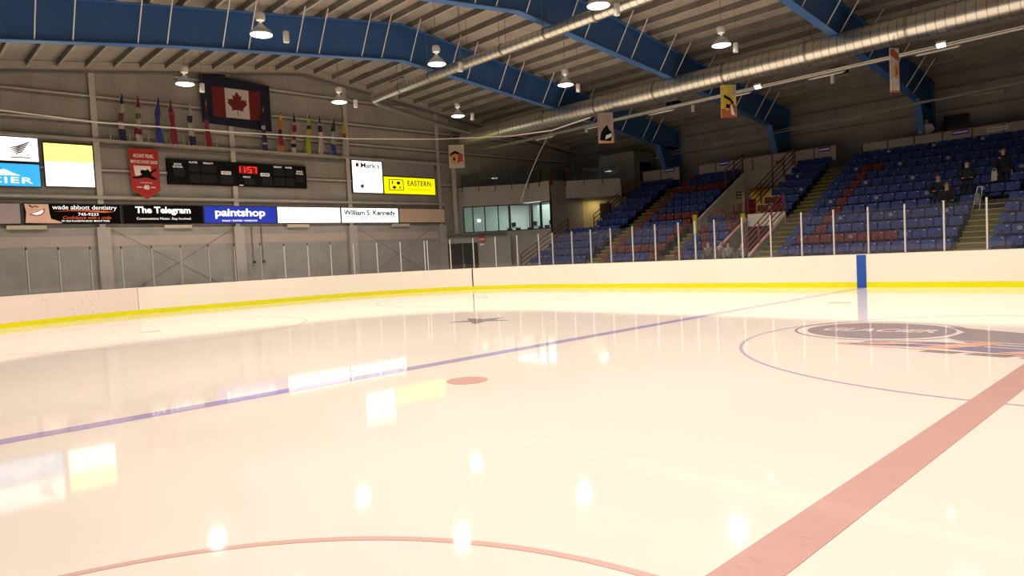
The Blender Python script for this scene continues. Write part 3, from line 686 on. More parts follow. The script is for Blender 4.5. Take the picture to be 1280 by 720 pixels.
# maple leaf flag on navy backdrop
t = thing('flag_backdrop', 'navy backdrop carrying a large red and white maple leaf flag', 'flag', (XW+.35,1.2,8.95))
XF = XW+.35
MB().prism([(-.50,9.02),(2.98,8.86),(2.98,11.22),(-.50,11.45)], (XF-.03,0,0), U, V, (1,0,0), .03).build('backdrop_cloth', mat('navy_cloth', (.003,.004,.018), .85, noise=.2), t)
flr = mat('flag_red', (.125,.004,.006), .8, noise=.08); flw = mat('flag_white', (.50,.43,.36), .8, noise=.05)
MB().box(XF+.001,XF+.012,.66,1.86,9.38,10.84).build('white_field', flw, t)
MB().box(XF+.001,XF+.012,.04,.66,9.38,10.84).build('red_bar', flr, t); MB().box(XF+.001,XF+.012,1.86,2.46,9.38,10.84).build('red_bar', flr, t)
half = [(0,-.5),(.015,-.5),(.012,-.26),(.30,-.30),(.265,-.20),(.50,.02),(.44,.05),(.47,.18),(.33,.15),(.30,.21),(.19,.10),(.235,.36),(.15,.31),(0,.5)]
leaf = half+[(-a,b) for a, b in half[::-1][1:-1]]
leaf = [(1.26+a*1.02, 10.11+b*1.2) for a, b in leaf]
m = MB(); n = len(leaf); c = (1.26, 10.11)
for i in range(n):
    a, b = leaf[i], leaf[(i+1) % n]
    m.add([(XF+.014,c[0],c[1]),(XF+.014,a[0],a[1]),(XF+.014,b[0],b[1])], [(0,1,2)])
m.build('maple_leaf', flr, t)

# flags on angled poles along the flag rail
navy=(.006,.007,.03); wht=(.30,.27,.235); red=(.16,.006,.010); blu=(.012,.022,.16); org=(.36,.11,.008); yel=(.36,.29,.015); grn=(.008,.025,.014); dk=(.01,.008,.01); lim=(.30,.32,.012)
FL = [(-4.10,'dark blue, white and maroon flag, leftmost of the flag row',[(0,navy),(.22,wht),(.38,(.12,.02,.03)),(.58,wht),(.78,navy)]),
      (-3.44,'dark red, white and olive flag, second from the left',[(0,wht),(.12,red),(.28,wht),(.48,(.09,.09,.02)),(.60,wht),(.72,red)]),
      (-2.57,'plain royal blue flag below the hanging lamp',[(0,blu),(.5,(.015,.028,.15)),(.9,navy)]),
      (-1.98,'red ensign flag with dark upper corner',[(0,red),(.62,(.22,.02,.03)),(.70,navy),(.78,red)]),
      (-1.15,'white flag with navy corner, left of the navy backdrop',[(0,navy),(.18,wht),(.50,navy),(.66,wht)]),
      (-.37,'red and navy flag on a silver pole at the backdrop left edge',[(0,red),(.42,(.18,.02,.04)),(.6,navy),(.8,red)]),
      (2.49,'navy flag with white diagonal at the backdrop right edge',[(0,navy),(.12,wht),(.16,navy),(.5,wht),(.6,navy)]),
      (3.38,'orange and yellow flag right of the navy backdrop',[(0,org),(.12,red),(.35,dk),(.55,org),(.78,(.62,.32,.01)),(.9,red)]),
      (4.10,'white, navy and red striped flag',[(0,wht),(.1,navy),(.2,wht),(.3,red),(.42,wht),(.5,red),(.68,wht),(.76,navy)]),
      (4.95,'bright yellow-green flag with a dark top',[(0,lim),(.5,yel),(.62,dk),(.7,lim),(.88,dk)]),
      (5.64,'cream flag with navy top',[(0,wht),(.48,(.5,.3,.15)),(.58,navy),(.72,wht),(.8,navy)]),
      (6.42,'dark green, white and blue flag',[(0,blu),(.28,wht),(.48,(.2,.3,.35)),(.62,grn)]),
      (7.10,'yellow, red and white flag, rightmost of the flag row',[(0,wht),(.46,red),(.60,yel)])]
for i, (y, l, stops) in enumerate(FL):
    xb = XW+.32; zb = 7.90
    t = thing('flag', 'furled '+l, 'flag', (xb,y,zb), 'furled flags on the end wall')
    MB().tube((xb,y-.06,zb-.05), (xb+.28,y+.0,zb+2.05), .022, n=8).build('flag_pole', alu if i in (5,6) else beige_s, t)
    MB().lathe((xb+.28,y,zb+2.05), [(.001,-.0),(.025,.02),(.02,.05),(.001,.16)], 10).build('finial', mat('brass_finial', (.35,.25,.08), .4, .6), t)
    # folded cloth hanging from the pole top
    m = MB(); rings = []; N = 18; K = 16; vs = []
    ph = random.uniform(0,6); lean = random.uniform(-.04,.06)
    for k in range(K+1):
        u = k/K; z = zb+2.0-2.02*u
        rad = (.015+.10*min(1,u/.35)**1.4 if u < .35 else .115-.03*math.sin((u-.35)*9)-.03*(u-.35))
        cx = xb+.28-.22*u+.05; cy = y+lean*u+.05*math.sin(ph+5*u)
        for j in range(N):
            a = 2*PI*j/N; rr = rad*(1+.38*math.sin(3*a+ph+2.2*u)+.15*math.sin(7*a+ph))
            vs.append((cx+.6*rr*math.cos(a), cy+rr*math.sin(a), z+(.05*math.sin(2*a+ph) if k == K else 0)))
    fs = [(k*N+j, k*N+(j+1) % N, (k+1)*N+(j+1) % N, (k+1)*N+j) for k in range(K) for j in range(N)]
    fs += [tuple(range(N)), tuple(range(K*N,(K+1)*N))]
    m.add(vs, fs); m.build('flag_cloth', ramp_mat('flag_cloth_%d' % i, stops, 0, 2.0, warp=.10), t, smooth=True)
# small pickets standing on the flag rail
rail = thing('picket_rail', 'row of small upright pickets on the wall rail beneath the flags', 'rail', (XW+.34,1.3,7.88))
y = -4.55
while y < 7.3:
    MB().box(XW+.31,XW+.34,y-.018,y+.018,7.885,8.25).build('picket', beige_s, rail); y += .78
MB().box(XW+.345,XW+.36,-4.9,7.4,8.10,8.12).build('wire', beige_s, rail)

# net cable around the rink end
pts = [(-E+.1,-14,8.75),(-E+.1,-8.66,8.48),(-E+.1,-5.4,8.33),(-E+.1,.79,8.42),(-E+.1,6.96,8.62),(-30.6,12.0,8.85),(-28,12.9,8.6),(-25.2,12.96,8.25),(-22.2,12.96,8.05),(-20,13.4,8.35)]
cab = tag(MB().path(pts, .032, 8).build('net_cable', mat('white_cable', (.80,.76,.66), .5), loc=(-E+.1,-14,8.75)), 'thin white cable strung across the end wall in front of the flags', 'cable')
pts = [(-22.2+.4*math.sin(0),12.96,8.05),(-22.9,12.9,7.3),(-23.55,12.86,6.4),(-24.1,12.8,5.5),(-24.5,12.7,4.6)]
MB().path(pts, .018, 6).build('net_edge', mat('net_rope', (.28,.23,.18), .7), cab)['label'] = 'thin hanging edge rope'

# ------------------------------------------------------------------ terraces and stairs
def Yf(r): return 15.25+.8*r
def Tz(r): return .77+.42*r
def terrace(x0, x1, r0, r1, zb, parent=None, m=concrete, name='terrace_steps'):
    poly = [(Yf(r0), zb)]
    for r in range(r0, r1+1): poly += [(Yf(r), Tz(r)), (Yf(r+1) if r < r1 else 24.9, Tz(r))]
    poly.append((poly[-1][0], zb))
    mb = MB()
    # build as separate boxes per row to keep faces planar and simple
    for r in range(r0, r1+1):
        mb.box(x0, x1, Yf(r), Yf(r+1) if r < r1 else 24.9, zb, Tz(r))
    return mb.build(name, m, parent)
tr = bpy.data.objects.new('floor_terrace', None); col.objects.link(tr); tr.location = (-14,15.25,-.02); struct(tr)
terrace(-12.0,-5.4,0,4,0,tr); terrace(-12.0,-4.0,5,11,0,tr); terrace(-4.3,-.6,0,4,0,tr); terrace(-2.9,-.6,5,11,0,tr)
terrace(-14.88,-13.1,5,11,2.62,tr); terrace(-17.2,-15.12,0,4,0,tr); terrace(-21.8,-18.12,0,11,0,tr)
terrace(-27.2,-22.9,0,4,0,tr); terrace(-25.4,-22.9,5,11,0,tr)
terrace(-5.4,-4.3,5,5,0,tr)
MB().box(-18.1,-15.0,Yf(5),24.7,2.62,2.87).build('landing', greywall, tr)
MB().box(-27.9,-25.4,Yf(5),24.7,2.62,2.87).build('landing', greywall, tr)
MB().box(-15.0,-13.1,Yf(5)-.09,Yf(5),2.62,3.24).build('fascia', mat('pale_fascia', (.60,.56,.47), .7, emit=(.6,.5,.35), es=.05, noise=.06), tr)
MB().box(-30,-.5,24.9,26.99,5.3,5.62).build('walkway_deck', greywall, tr)
# sloped side wall of the upper portal
m = MB()
for r in range(5, 12): m.box(-18.12,-18.0,Yf(r),Yf(r+1),2.87,Tz(r)+.12)
m = MB().prism([(19.25,2.87),(24.75,2.87),(24.75,5.95),(19.25,3.05)], (-18.11,0,0), (0,1,0), (0,0,1), (1,0,0), .12)
struct(m.build('wall_portal_side', mat('portal_side_paint', (.70,.68,.60), .8, noise=.08)))
m = MB().box(-18.0,-15.0,24.70,24.85,4.98,6.0).box(-18.0,-17.75,24.70,24.85,2.87,4.98).box(-15.3,-15.0,24.70,24.85,2.87,4.98)
struct(m.build('wall_portal_back', mat('portal_back_paint', (.30,.295,.25), .8, noise=.08)))
yl = mat('yellow_lit_wall', (.62,.50,.20), .8, noise=.06)  # yellow passage light mixed into the wall colour
m = MB().box(-18.0,-15.0,26.3,26.4,2.87,5.0).box(-18.0,-17.9,24.86,26.3,2.87,5.0).box(-15.1,-15.0,24.86,26.3,2.87,5.0); struct(m.build('wall_passage', yl))
l = bpy.data.lights.new('passage_light', 'AREA'); l.energy = 11; l.size = .6; l.color = (1,.80,.45); lo = bpy.data.objects.new('passage_light', l); col.objects.link(lo); lo.location = (-16.5,25.4,4.9)
# lower stairwell: dark passage under the narrow block
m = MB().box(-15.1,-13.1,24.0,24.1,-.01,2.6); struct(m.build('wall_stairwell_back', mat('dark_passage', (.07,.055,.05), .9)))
m = MB().prism([(15.25,.0),(19.2,.0),(19.2,3.0),(15.25,1.02)], (-15.115,0,0), (0,1,0), (0,0,1), (1,0,0), .10); struct(m.build('wall_stairwell_left', greywall))
m = MB().prism([(15.20,1.02),(19.2,3.0),(19.2,3.08),(15.20,1.10)], (-15.14,0,0), (0,1,0), (0,0,1), (1,0,0), .15); struct(m.build('trim_2', pinkcap))
m = MB().prism([(15.25,.0),(19.2,.0),(19.2,3.0),(15.25,1.0)], (-13.2,0,0), (0,1,0), (0,0,1), (1,0,0), .095); struct(m.build('wall_stairwell_right', greywall))
m = MB().prism([(15.20,1.0),(19.2,3.0),(19.2,3.08),(15.20,1.08)], (-13.22,0,0), (0,1,0), (0,0,1), (1,0,0), .14); struct(m.build('trim_3', pinkcap))
# aisle stairs
def stairs(x0, x1, r0, r1, label):
    t = thing('aisle_stairs', label, 'stairs', ((x0+x1)/2, Yf(r0)-.4, 0), 'yellow aisle stairs')
    a, b, nb = x0+.012, x1-.012, MB()
    m = MB()
    for r in range(r0, r1+1):
        for k in (0, 1):
            z = Tz(r)-.21+.21*k; y = Yf(r)-.4+.4*k
            m.box(a, b, y, y+.4, max(0, z-.6), z)
            nb.box(a+.01, b-.01, y-.006, y+.05, z-.03, z+.004)
    m.build('steps', stair_y, t); nb.build('nosing', nosing, t)['label'] = 'bright yellow step edges'
stairs(-5.4,-4.3,0,5,'yellow stairs nearest the right edge, left of the rightmost seats')
stairs(-4.0,-2.9,6,11,'yellow stairs continuing up at the right edge behind the standing person')
stairs(-13.1,-12.0,0,11,'long yellow stairs rising left of the widest seat block')
stairs(-18.1,-17.2,0,4,'short yellow stairs leading up to the portal landing')
stairs(-22.9,-21.8,0,11,'long yellow stairs between the two leftmost seat blocks')
m = MB().box(-18.08,-17.85,19.1,19.24,2.45,3.45); tag(m.build('yellow_post', mat('yellow_post_paint', (.55,.45,.05), .6), loc=(-17.96,19.2,2.45)), 'short yellow post at the head of the portal stairs, left side', 'post')
m = MB().box(-15.35,-15.13,19.1,19.24,2.45,3.30); tag(m.build('yellow_post', MATS['yellow_post_paint'], loc=(-15.24,19.2,2.45)), 'short yellow post beside the pale fascia of the narrow block', 'post')

# ------------------------------------------------------------------ seats
def seat_proto(pm, mark):
    root = bpy.data.objects.new('stadium_seat', None); root.empty_display_size = .1; col.objects.link(root)
    def ch(name, mb, m, **k):
        o = mb.build(name, m, root, **k); return o
    # backrest: gently dished shell
    mb = MB(); N = 6; vs = []
    for j, (z, y) in enumerate(((.49,.66),(.55,.675),(.68,.705),(.80,.735),(.815,.74))):
        for i in range(N+1):
            u = -1+2*i/N; w = .232 if j < 4 else .215
            vs.append((u*w, y-.035*u*u, z))
    n1 = len(vs); vs += [(x, y+.03, z) for x, y, z in vs]
    fs = []
    J = 5
    for j in range(J-1):
        for i in range(N):
            a = j*(N+1)+i; fs += [(a, a+1, a+N+2, a+N+1), (n1+a, n1+a+N+1, n1+a+N+2, n1+a+1)]
    for i in range(N): fs += [(i, n1+i, n1+i+1, i+1), ((J-1)*(N+1)+i, (J-1)*(N+1)+i+1, n1+(J-1)*(N+1)+i+1, n1+(J-1)*(N+1)+i)]
    for j in range(J-1):
        a = j*(N+1); fs += [(a, a+N+1, n1+a+N+1, n1+a), (a+N, n1+a+N, n1+a+2*N+1, a+2*N+1)]
    mb.add(vs, fs); ch('backrest', mb, pm)
    mb = MB(); mb.add([(-.205,.24,.42),(.205,.24,.42),(.205,.62,.40),(-.205,.62,.40),(-.19,.25,.33),(.19,.25,.33),(.19,.60,.345),(-.19,.60,.345),(-.17,.28,.405),(.17,.28,.405),(.17,.58,.385),(-.17,.58,.385)],
                      [(0,1,9,8),(1,2,10,9),(2,3,11,10),(3,0,8,11),(8,9,10,11),(0,4,5,1),(1,5,6,2),(2,6,7,3),(3,7,4,0),(4,7,6,5)])
    ch('seat', mb, pm)
    mb = MB().box(-.03,.03,.40,.72,.28,.345).box(-.03,.03,.66,.72,.28,.60).box(-.02,.02,.70,.745,.0,.30); ch('bracket', mb, blackg)
    mb = MB().obox((.15,.672,.765), (1,0,0), (0,.26,.97), (0,-.97,.26), .06,.035,.01); ch('number_plate', mb, plate)
    if mark:
        mb = MB().tube((0,.668,.665), (0,.652,.662), .085, n=16); ch('round_sticker', mb, sticker)
    return root
protos = {('blue',0):None}
PR = {(c, k): seat_proto(bluep if c == 'blue' else redp, k) for c in ('blue','red') for k in (0, 1)}
def children(o): return [c for c in bpy.data.objects if c.parent == o]
PCH = {k: children(v) for k, v in PR.items()}
SEC = [  # x0, x1, row range, section phrase
    (-4.3,-2.75,0,4,'right of the rightmost stairs'), (-12.0,-5.4,0,4,'widest block, lower half'), (-12.0,-4.05,5,11,'widest block, upper half'),
    (-14.85,-13.1,5,11,'narrow block above stairwell'), (-17.2,-15.15,0,4,'low block beside stairwell'), (-21.8,-18.2,0,11,'second block from left'),
    (-27.2,-22.9,0,4,'leftmost block, lower half'), (-25.3,-22.9,5,11,'leftmost block, upper half')]
def red_seat(sec, r, i, n):
    if sec == 1: return (r == 1 and 1 <= i <= 8) or (i == 2 and r in (2,3,4))
    if sec == 2: return (i == 2 and r in (5,6,7)) or (i == 2 and r in (8,)) or (r == 9 and i in (2,3))
    if sec == 3: return (r == 5 and i >= 0 and i < 3) or (r == 6 and i in (0,1)) 
    if sec == 4: return (r+i) % 3 == 0 or (r == 4 and i > 1)
    if sec == 5: return r == 1 or i == 0 or (i == n-1 and r < 6) or (r == 5 and i > 1) or (r == 9)
    return False
allseats = []
for si, (x0, x1, r0, r1, ph) in enumerate(SEC):
    n = int(round((x1-x0)/.5)); pit = (x1-x0)/n
    for r in range(r0, r1+1):
        for i in range(n):
            x = x0+pit*(i+.5)
            c = 'red' if red_seat(si, r, i, n) else 'blue'
            mk = 1 if (r % 2 == 1 and (i+(2 if (r//2) % 2 else 0)) % 4 == 1 and si in (0,1,2,3)) else 0
            allseats.append((math.dist((x, Yf(r)), (1.8,-12.9)), x, r, i, c, mk, ph, r-r0))
allseats.sort()
first = set()
for k, (d, x, r, i, c, mk, ph, rr) in enumerate(allseats[:300]):
    root = PR[(c, mk)]
    if (c, mk) in first:
        o = root.copy(); col.objects.link(o)
        for chd in PCH[(c, mk)]:
            q = chd.copy(); col.objects.link(q); q.parent = o
    else: o = root; first.add((c, mk))
    o.location = (x, Yf(r), Tz(r))
    lab = f'{c} plastic seat{", round white sticker" if mk else ""}, {ordn[rr]} row, {ordn[i]} from left, {ph}'
    o['label'] = lab; o['category'] = 'seat'; o['group'] = 'stadium seats in the far stand'
for k in PR:
    if k not in first:
        for chd in PCH[k]: bpy.data.objects.remove(chd)
        bpy.data.objects.remove(PR[k])
# the seats farthest away, beyond the nearest three hundred
mb = MB(); srcs = {k: [c for c in PCH[k]] for k in PR if k in first}
for (d, x, r, i, c, mk, ph, rr) in allseats[300:]:
    for chd in srcs[(c, 0) if (c, 0) in srcs else (c, 1)]:
        nm = chd.name.split('.')[0]; mi = {'backrest':0,'seat':0,'bracket':2,'number_plate':3,'round_sticker':3}[nm]
        if nm == 'bracket': pass
        if mi == 0 and c == 'red': mi = 1
        vs = [(v.co.x+x, v.co.y+Yf(r), v.co.z+Tz(r)) for v in chd.data.vertices]
        mb.add(vs, [tuple(p.vertices) for p in chd.data.polygons], mi)
o = mb.build('distant_seats', [bluep, redp, blackg, plate], loc=(-24,16,.77)); tag(o, 'distant blue and red seats filling the top rows and the leftmost block', 'seats'); o['kind'] = 'stuff'

# ------------------------------------------------------------------ railings
def railing(name, label, p0, p1, h, nr, npost, m, r=.028, lean=None):
    p0, p1 = Vector(p0), Vector(p1)
    t = thing(name, label, 'railing', tuple(p0))
    for k in range(nr):
        z = h*(k+1)/nr
        MB().tube(p0+Vector((0,0,z)), p1+Vector((0,0,z)), r, n=8).build('rail', m, t)
    for k in range(npost):
        p = p0+(p1-p0)*k/(npost-1)
        MB().tube(p, p+Vector((0,0,h)), r*1.25, n=8).build('post', m, t)
    return t
railing('stair_railing', 'dark red sloping railing at the left foot of the stands', (-27.35,15.3,.80), (-27.35,19.6,2.87), 1.05, 4, 4, redrail)
railing('stair_railing', 'dark red railing climbing beside the black door', (-25.5,19.9,3.0), (-25.5,24.4,5.5), 1.05, 4, 4, redrail)
railing('stair_railing', 'dark red railing at the top right of the second block', (-18.05,22.6,5.0), (-18.05,24.6,5.95), 1.0, 4, 3, redrail)
railing('stair_railing', 'long dark red railing rising up the left edge of the narrow block', (-15.02,19.3,3.1), (-15.02,24.7,5.95), 1.08, 4, 5, redrail)
railing('stair_railing', 'red sloping railing over the dark stairwell', (-13.15,15.3,1.1), (-13.15,19.2,3.08), 1.0, 4, 4, redrail2)
railing('landing_railing', 'level red railing on the portal landing', (-16.3,20.2,2.87), (-15.1,20.2,2.87), 1.0, 3, 3, redrail2)
railing('landing_railing', 'red railing sloping down from the level railing on the portal landing', (-17.3,19.3,2.3), (-16.3,20.2,2.87), 1.0, 3, 3, redrail2)
t = thing('red_gate', 'solid red gate standing in the portal doorway', 'gate', (-17.4,24.4,2.87))
MB().box(-17.70,-17.2,24.38,24.42,2.95,4.35).build('gate_panel', mat('red_gate_paint', (.35,.02,.015), .6), t); MB().box(-17.76,-17.705,24.36,24.44,2.87,4.45).build('post', redrail2, t)
# red counter glimpsed in the stairwell
t = thing('red_counter', 'dark red counter with bright reflections on top down in the stairwell', 'counter', (-14.2,20.8,-.02))
MB().box(-14.9,-13.5,20.5,21.2,-.02,1.7).build('cabinet', mat('dark_red_box', (.22,.04,.03), .7), t); MB().box(-14.95,-13.45,20.45,21.25,1.701,1.78).build('counter_top', lit('counter_reflection_glow', (1,.9,.8), .5), t)  # top glows to stand in for bright reflections on the counter

# white panels behind the top row
def panels(name, label, x0, x1, n, z0, z1, y=24.86, side=None):
    t = thing(name, label, 'barrier', ((x0+x1)/2, y, z0))
    w = (x1-x0)/n
    for i in range(n):
        MB().box(x0+w*i+.03, x0+w*(i+1)-.03, y, y+.02, z0, z1-.04).build('panel', paper, t)
    for i in range(n+1):
        MB().box(x0+w*i-.03, x0+w*i+.03, y-.02, y+.04, z0-.35, z1).build('post', redrail, t)
    MB().box(x0-.03, x1+.03, y-.022, y+.042, z1-.0399, z1).build('top_rail', redrail, t)
    return t
p1 = panels('panel_barrier', 'white panel barrier in dark red frames behind the widest seat block', -11.56, -.7, 9, 5.98, 6.66)
p2 = panels('panel_barrier', 'white panel barrier in dark red frames above the portal', -21.1, -12.85, 7, 6.02, 6.80)
p3 = panels('panel_barrier', 'short white panel barrier behind the leftmost seats', -25.3, -22.46, 2, 6.08, 6.90)
def psign(name, label, x, z, w, h, base, stripe, y=24.83):
    t = thing(name, label, 'sign', (x,y,z-h/2))
    MB().box(x-w/2,x+w/2,y-.005,y+.01,z-h/2,z+h/2).build('sign_face', base, t)
    if stripe: MB().box(x-w*.42,x+w*.42,y-.009,y-.0055,z-h*.12,z+h*.12).build('printed_line', stripe, t)
psign('aisle_sign', 'small purple sign on the white panels right of the seated person', -7.2, 6.50, .70, .22, purple, white)
psign('aisle_sign', 'purple and white sign on the panel left of the long stairs', -13.45, 6.62, .62, .26, purple, white)
psign('aisle_sign', 'blue and white sign on the panel above the second block', -19.35, 6.66, .62, .26, blueprt, white)
psign('aisle_sign', 'blue and white sign on the leftmost panels', -23.2, 6.74, .75, .22, blueprt, white)
psign('notice_sign', 'small red notice on the panel above the portal', -16.0, 6.30, .35, .16, mat('red_notice', (.35,.02,.02)), None)
psign('notice_sign', 'pale grey printed notice on a panel near the right edge', -5.75, 6.42, .8, .2, mat('pale_notice', (.50,.47,.42)), mat('grey_print', (.25,.24,.24)))
t = thing('notice_sign', 'small dark green two-line notice on the grey wall left of the portal doorway', 'sign', (-17.98,23.9,4.4))
MB().box(-17.985,-17.97,23.6,24.2,4.4,4.82).build('sign_face', mat('dark_green_notice', (.02,.035,.03)), t)
for z_ in (4.52,4.70): MB().box(-17.969,-17.965,23.68,24.12,z_-.025,z_+.025).build('printed_line', white, t)

# ------------------------------------------------------------------ corner lobby with windows, balcony and recess
A = Vector((-33.19,15.5)); B = Vector((-29.92,18.76)); C = Vector((-27.92,18.76)); D = Vector((-27.92,20.15)); F = Vector((-25.42,22.65))
lob = mat('lobby_wall_paint', (.37,.345,.30), .75, noise=.06)
def wallseg(mb, p, q, z0, z1, th=.15, mi=0):
    d = (q-p).normalized(); n = Vector((d.y,-d.x))*-1
    mb.prism([(0,0),(0,1)][:0] or [(0,z0),((q-p).length,z0),((q-p).length,z1),(0,z1)], (p.x,p.y,0), (d.x,d.y,0), (0,0,1), (n.x,n.y,0), th, mi)
m = MB(); wallseg(m, A, B, -.01, 3.42); C_ = C-Vector((.012,0)); wallseg(m, B, C_, -.01, 3.42); wallseg(m, A, B, 5.12, 6.4); wallseg(m, B, C_, 5.12, 6.4)
dd = (B-A).normalized()
wallseg(m, A, A+dd*.28, 3.42, 5.12); wallseg(m, C-Vector((.12,0)), C_, 3.42, 5.12)
struct(m.build('wall_lobby', lob))
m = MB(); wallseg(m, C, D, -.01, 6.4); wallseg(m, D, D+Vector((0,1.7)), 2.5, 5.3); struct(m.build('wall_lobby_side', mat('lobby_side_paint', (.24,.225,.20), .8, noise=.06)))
m = MB(); wallseg(m, D, F, 5.30, 6.4, .2); struct(m.build('wall_balcony_front', lob))
m = MB(); off = Vector((-.7,.7))*1.6
wallseg(m, D+Vector((0,1.6)), F+Vector((-.55,2.1)), 2.87, 5.3); struct(m.build('wall_recess', mat('recess_light_tint', (.50,.42,.22), .8, noise=.06)))  # yellow light of the recess tinted into the wall colour
m = MB().add([(-33.1,16,5.30),(-29.9,18.9,5.3),(-27.9,18.9,5.3),(-27.9,20.2,5.3),(-25.4,22.7,5.3),(-25.4,26.9,5.3),(-33.1,26.9,5.3)], [(0,1,2,3,4,5,6)])
m.add([(-33.1,16,5.40),(-29.9,18.9,5.4),(-27.9,18.9,5.4),(-27.9,20.2,5.4),(-25.4,22.7,5.4),(-25.4,26.9,5.4),(-33.1,26.9,5.4)], [(0,1,2,3,4,5,6)])
struct(m.build('floor_balcony', greywall))
l = bpy.data.lights.new('recess_light', 'AREA'); l.energy = 17; l.size = .5; l.color = (1,.78,.42); lo = bpy.data.objects.new('recess_light', l); col.objects.link(lo); lo.location = (-26.9,22.0,5.2)
# black recess door
dr = thing('door_1', 'black door in the warm-lit recess beside the railing', 'door', (-26.3,23.2,2.87)); dr['kind'] = 'structure'
m = MB().obox((-27.02,22.98,3.91), (.545,.838,0), (-.838,.545,0), (0,0,1), .78,.06,2.08); m.build('door_leaf', mat('black_door_paint', (.012,.012,.014), .5), dr)
m = MB().obox((-27.14,22.66,3.85), (.545,.838,0), (-.838,.545,0), (0,0,1), .05,.04,.25); m.build('door_handle', alu, dr)
# windows
wf = thing('window_1', 'band of dark framed lobby windows with pale green glass', 'window', (A.x,A.y,3.42)); wf['kind'] = 'structure'
def mull(p, w=.07, z0=3.42, z1=5.12, d=dd):
    MB().obox((p.x,p.y,(z0+z1)/2), (d.x,d.y,0), (-d.y,d.x,0), (0,0,1), w,.14,z1-z0).build('mullion', blackg, wf)
ts = [.28,.90,1.68,2.56,3.30,(B-A).length-.02]
for i, tt in enumerate(ts): mull(A+dd*tt+Vector((-dd.y,dd.x))*.07, .16 if i in (4,) else .07)
ex = Vector((1,0))
for tt in (.12,.95,1.86): mull(B+ex*tt+Vector((0,.07)), .10, d=ex)
for (p, q) in ((A+dd*.28, B), (B, C-Vector((.12,0)))):
    d = (q-p).normalized(); n = Vector((-d.y,d.x)); L = (q-p).length; c = (p+q)/2+n*.07
    for z in (3.44,5.10): MB().obox((c.x,c.y,z), (d.x,d.y,0), (n.x,n.y,0), (0,0,1), L,.16,.06).build('frame', blackg, wf)
segs = [(A+dd*a, A+dd*b) for a, b in zip(ts, ts[1:5])]+[(B+ex*.12, B+ex*.95), (B+ex*.95, B+ex*1.86)]
for p, q in segs:
    d = (q-p).normalized(); n = Vector((-d.y,d.x)); c = (p+q)/2+n*.07
    MB().obox((c.x,c.y,4.27), (d.x,d.y,0), (n.x,n.y,0), (0,0,1), (q-p).length-.05,.012,1.62).build('window_pane', wglass, wf)
# room behind the windows
teal = mat('pale_green_room', (.52,.60,.56), .8, emit=(.44,.54,.50), es=.16, noise=.05)  # walls glow faintly themselves, standing in for room light
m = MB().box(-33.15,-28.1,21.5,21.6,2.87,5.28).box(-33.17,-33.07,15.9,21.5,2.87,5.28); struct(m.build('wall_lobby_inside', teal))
m = MB().add([(-33.1,15.8,2.87),(-29.9,18.95,2.87),(-28.05,18.95,2.87),(-28.05,21.5,2.87),(-33.1,21.5,2.87)], [(0,1,2,3,4)]); struct(m.build('floor_lobby', greywall))
l = bpy.data.lights.new('lobby_light', 'AREA'); l.energy = 90; l.size = 3.0; l.color = (.95,1,.98); lo = bpy.data.objects.new('lobby_light', l); col.objects.link(lo); lo.location = (-30.4,20.0,5.2)
for i, (x, y, w) in enumerate(((-31.3,18.6,.9),(-30.2,19.5,1.1),(-28.8,19.6,.9))):
    t = thing('lobby_desk', ['small pale desk with a dark monitor','long pale desk with papers and a box','dark desk with a bag on it'][i]+' behind the lobby windows, '+['left','middle','right'][i]+' one', 'desk', (x,y,2.87))
    MB().box(x-w/2,x+w/2,y-.25,y+.25,3.60,3.66).build('desk_top', white_s if i < 2 else blackg, t)
    for sx in (-1, 1): MB().box(x+sx*w*.45-.03,x+sx*w*.45+.03,y-.2,y+.2,2.87,3.599).build('leg', blackg, t)
    o = tag(MB().box(x-.18,x+.18,y-.04,y+.02,3.70,3.98).box(x-.03,x+.03,y-.03,y+.01,3.661,3.70).build('monitor', blackg, loc=(x,y,3.661)), 'dark monitor standing on the '+['left','middle','right'][i]+' lobby desk', 'monitor')
t = thing('wall_lamp', 'round white lamp glowing behind the leftmost lobby window', 'lamp', (-33.0,16.8,4.3)); MB().lathe((-32.85,16.9,4.22), [(.001,-.12),(.1,-.08),(.14,0),(.1,.08),(.001,.12)], 16).build('globe', lit('lamp_globe', (1,1,.95), 1.5), t, smooth=True)
MB().tube((-33.06,16.9,4.22), (-32.95,16.9,4.22), .04).build('mount', blackg, t)
# balcony: red posts with glass on top of the fascia
bal = thing('balcony_railing', 'dark red posts and smoky glass along the lobby balcony edge', 'railing', (A.x,A.y,6.4))
def balseg(p, q, n, skip0=False):
    d = (q-p).normalized(); nn = Vector((-d.y,d.x)); L = (q-p).length
    for i in range(1 if skip0 else 0, n+1):
        c = p+d*L*i/n+nn*.06
        MB().obox((c.x,c.y,6.62), (d.x,d.y,0), (nn.x,nn.y,0), (0,0,1), .06,.19,1.05).build('post', redrail, bal)
    for i in range(n):
        c = p+d*L*(i+.5)/n+nn*.07
        MB().obox((c.x,c.y,6.80), (d.x,d.y,0), (nn.x,nn.y,0), (0,0,1), L/n-.07,.012,.78).build('glass_pane', balglass, bal)
balseg(A+dd*.3, B, 4); balseg(B, C, 2, True); balseg(C, D, 1, True); balseg(D, F, 3, True)
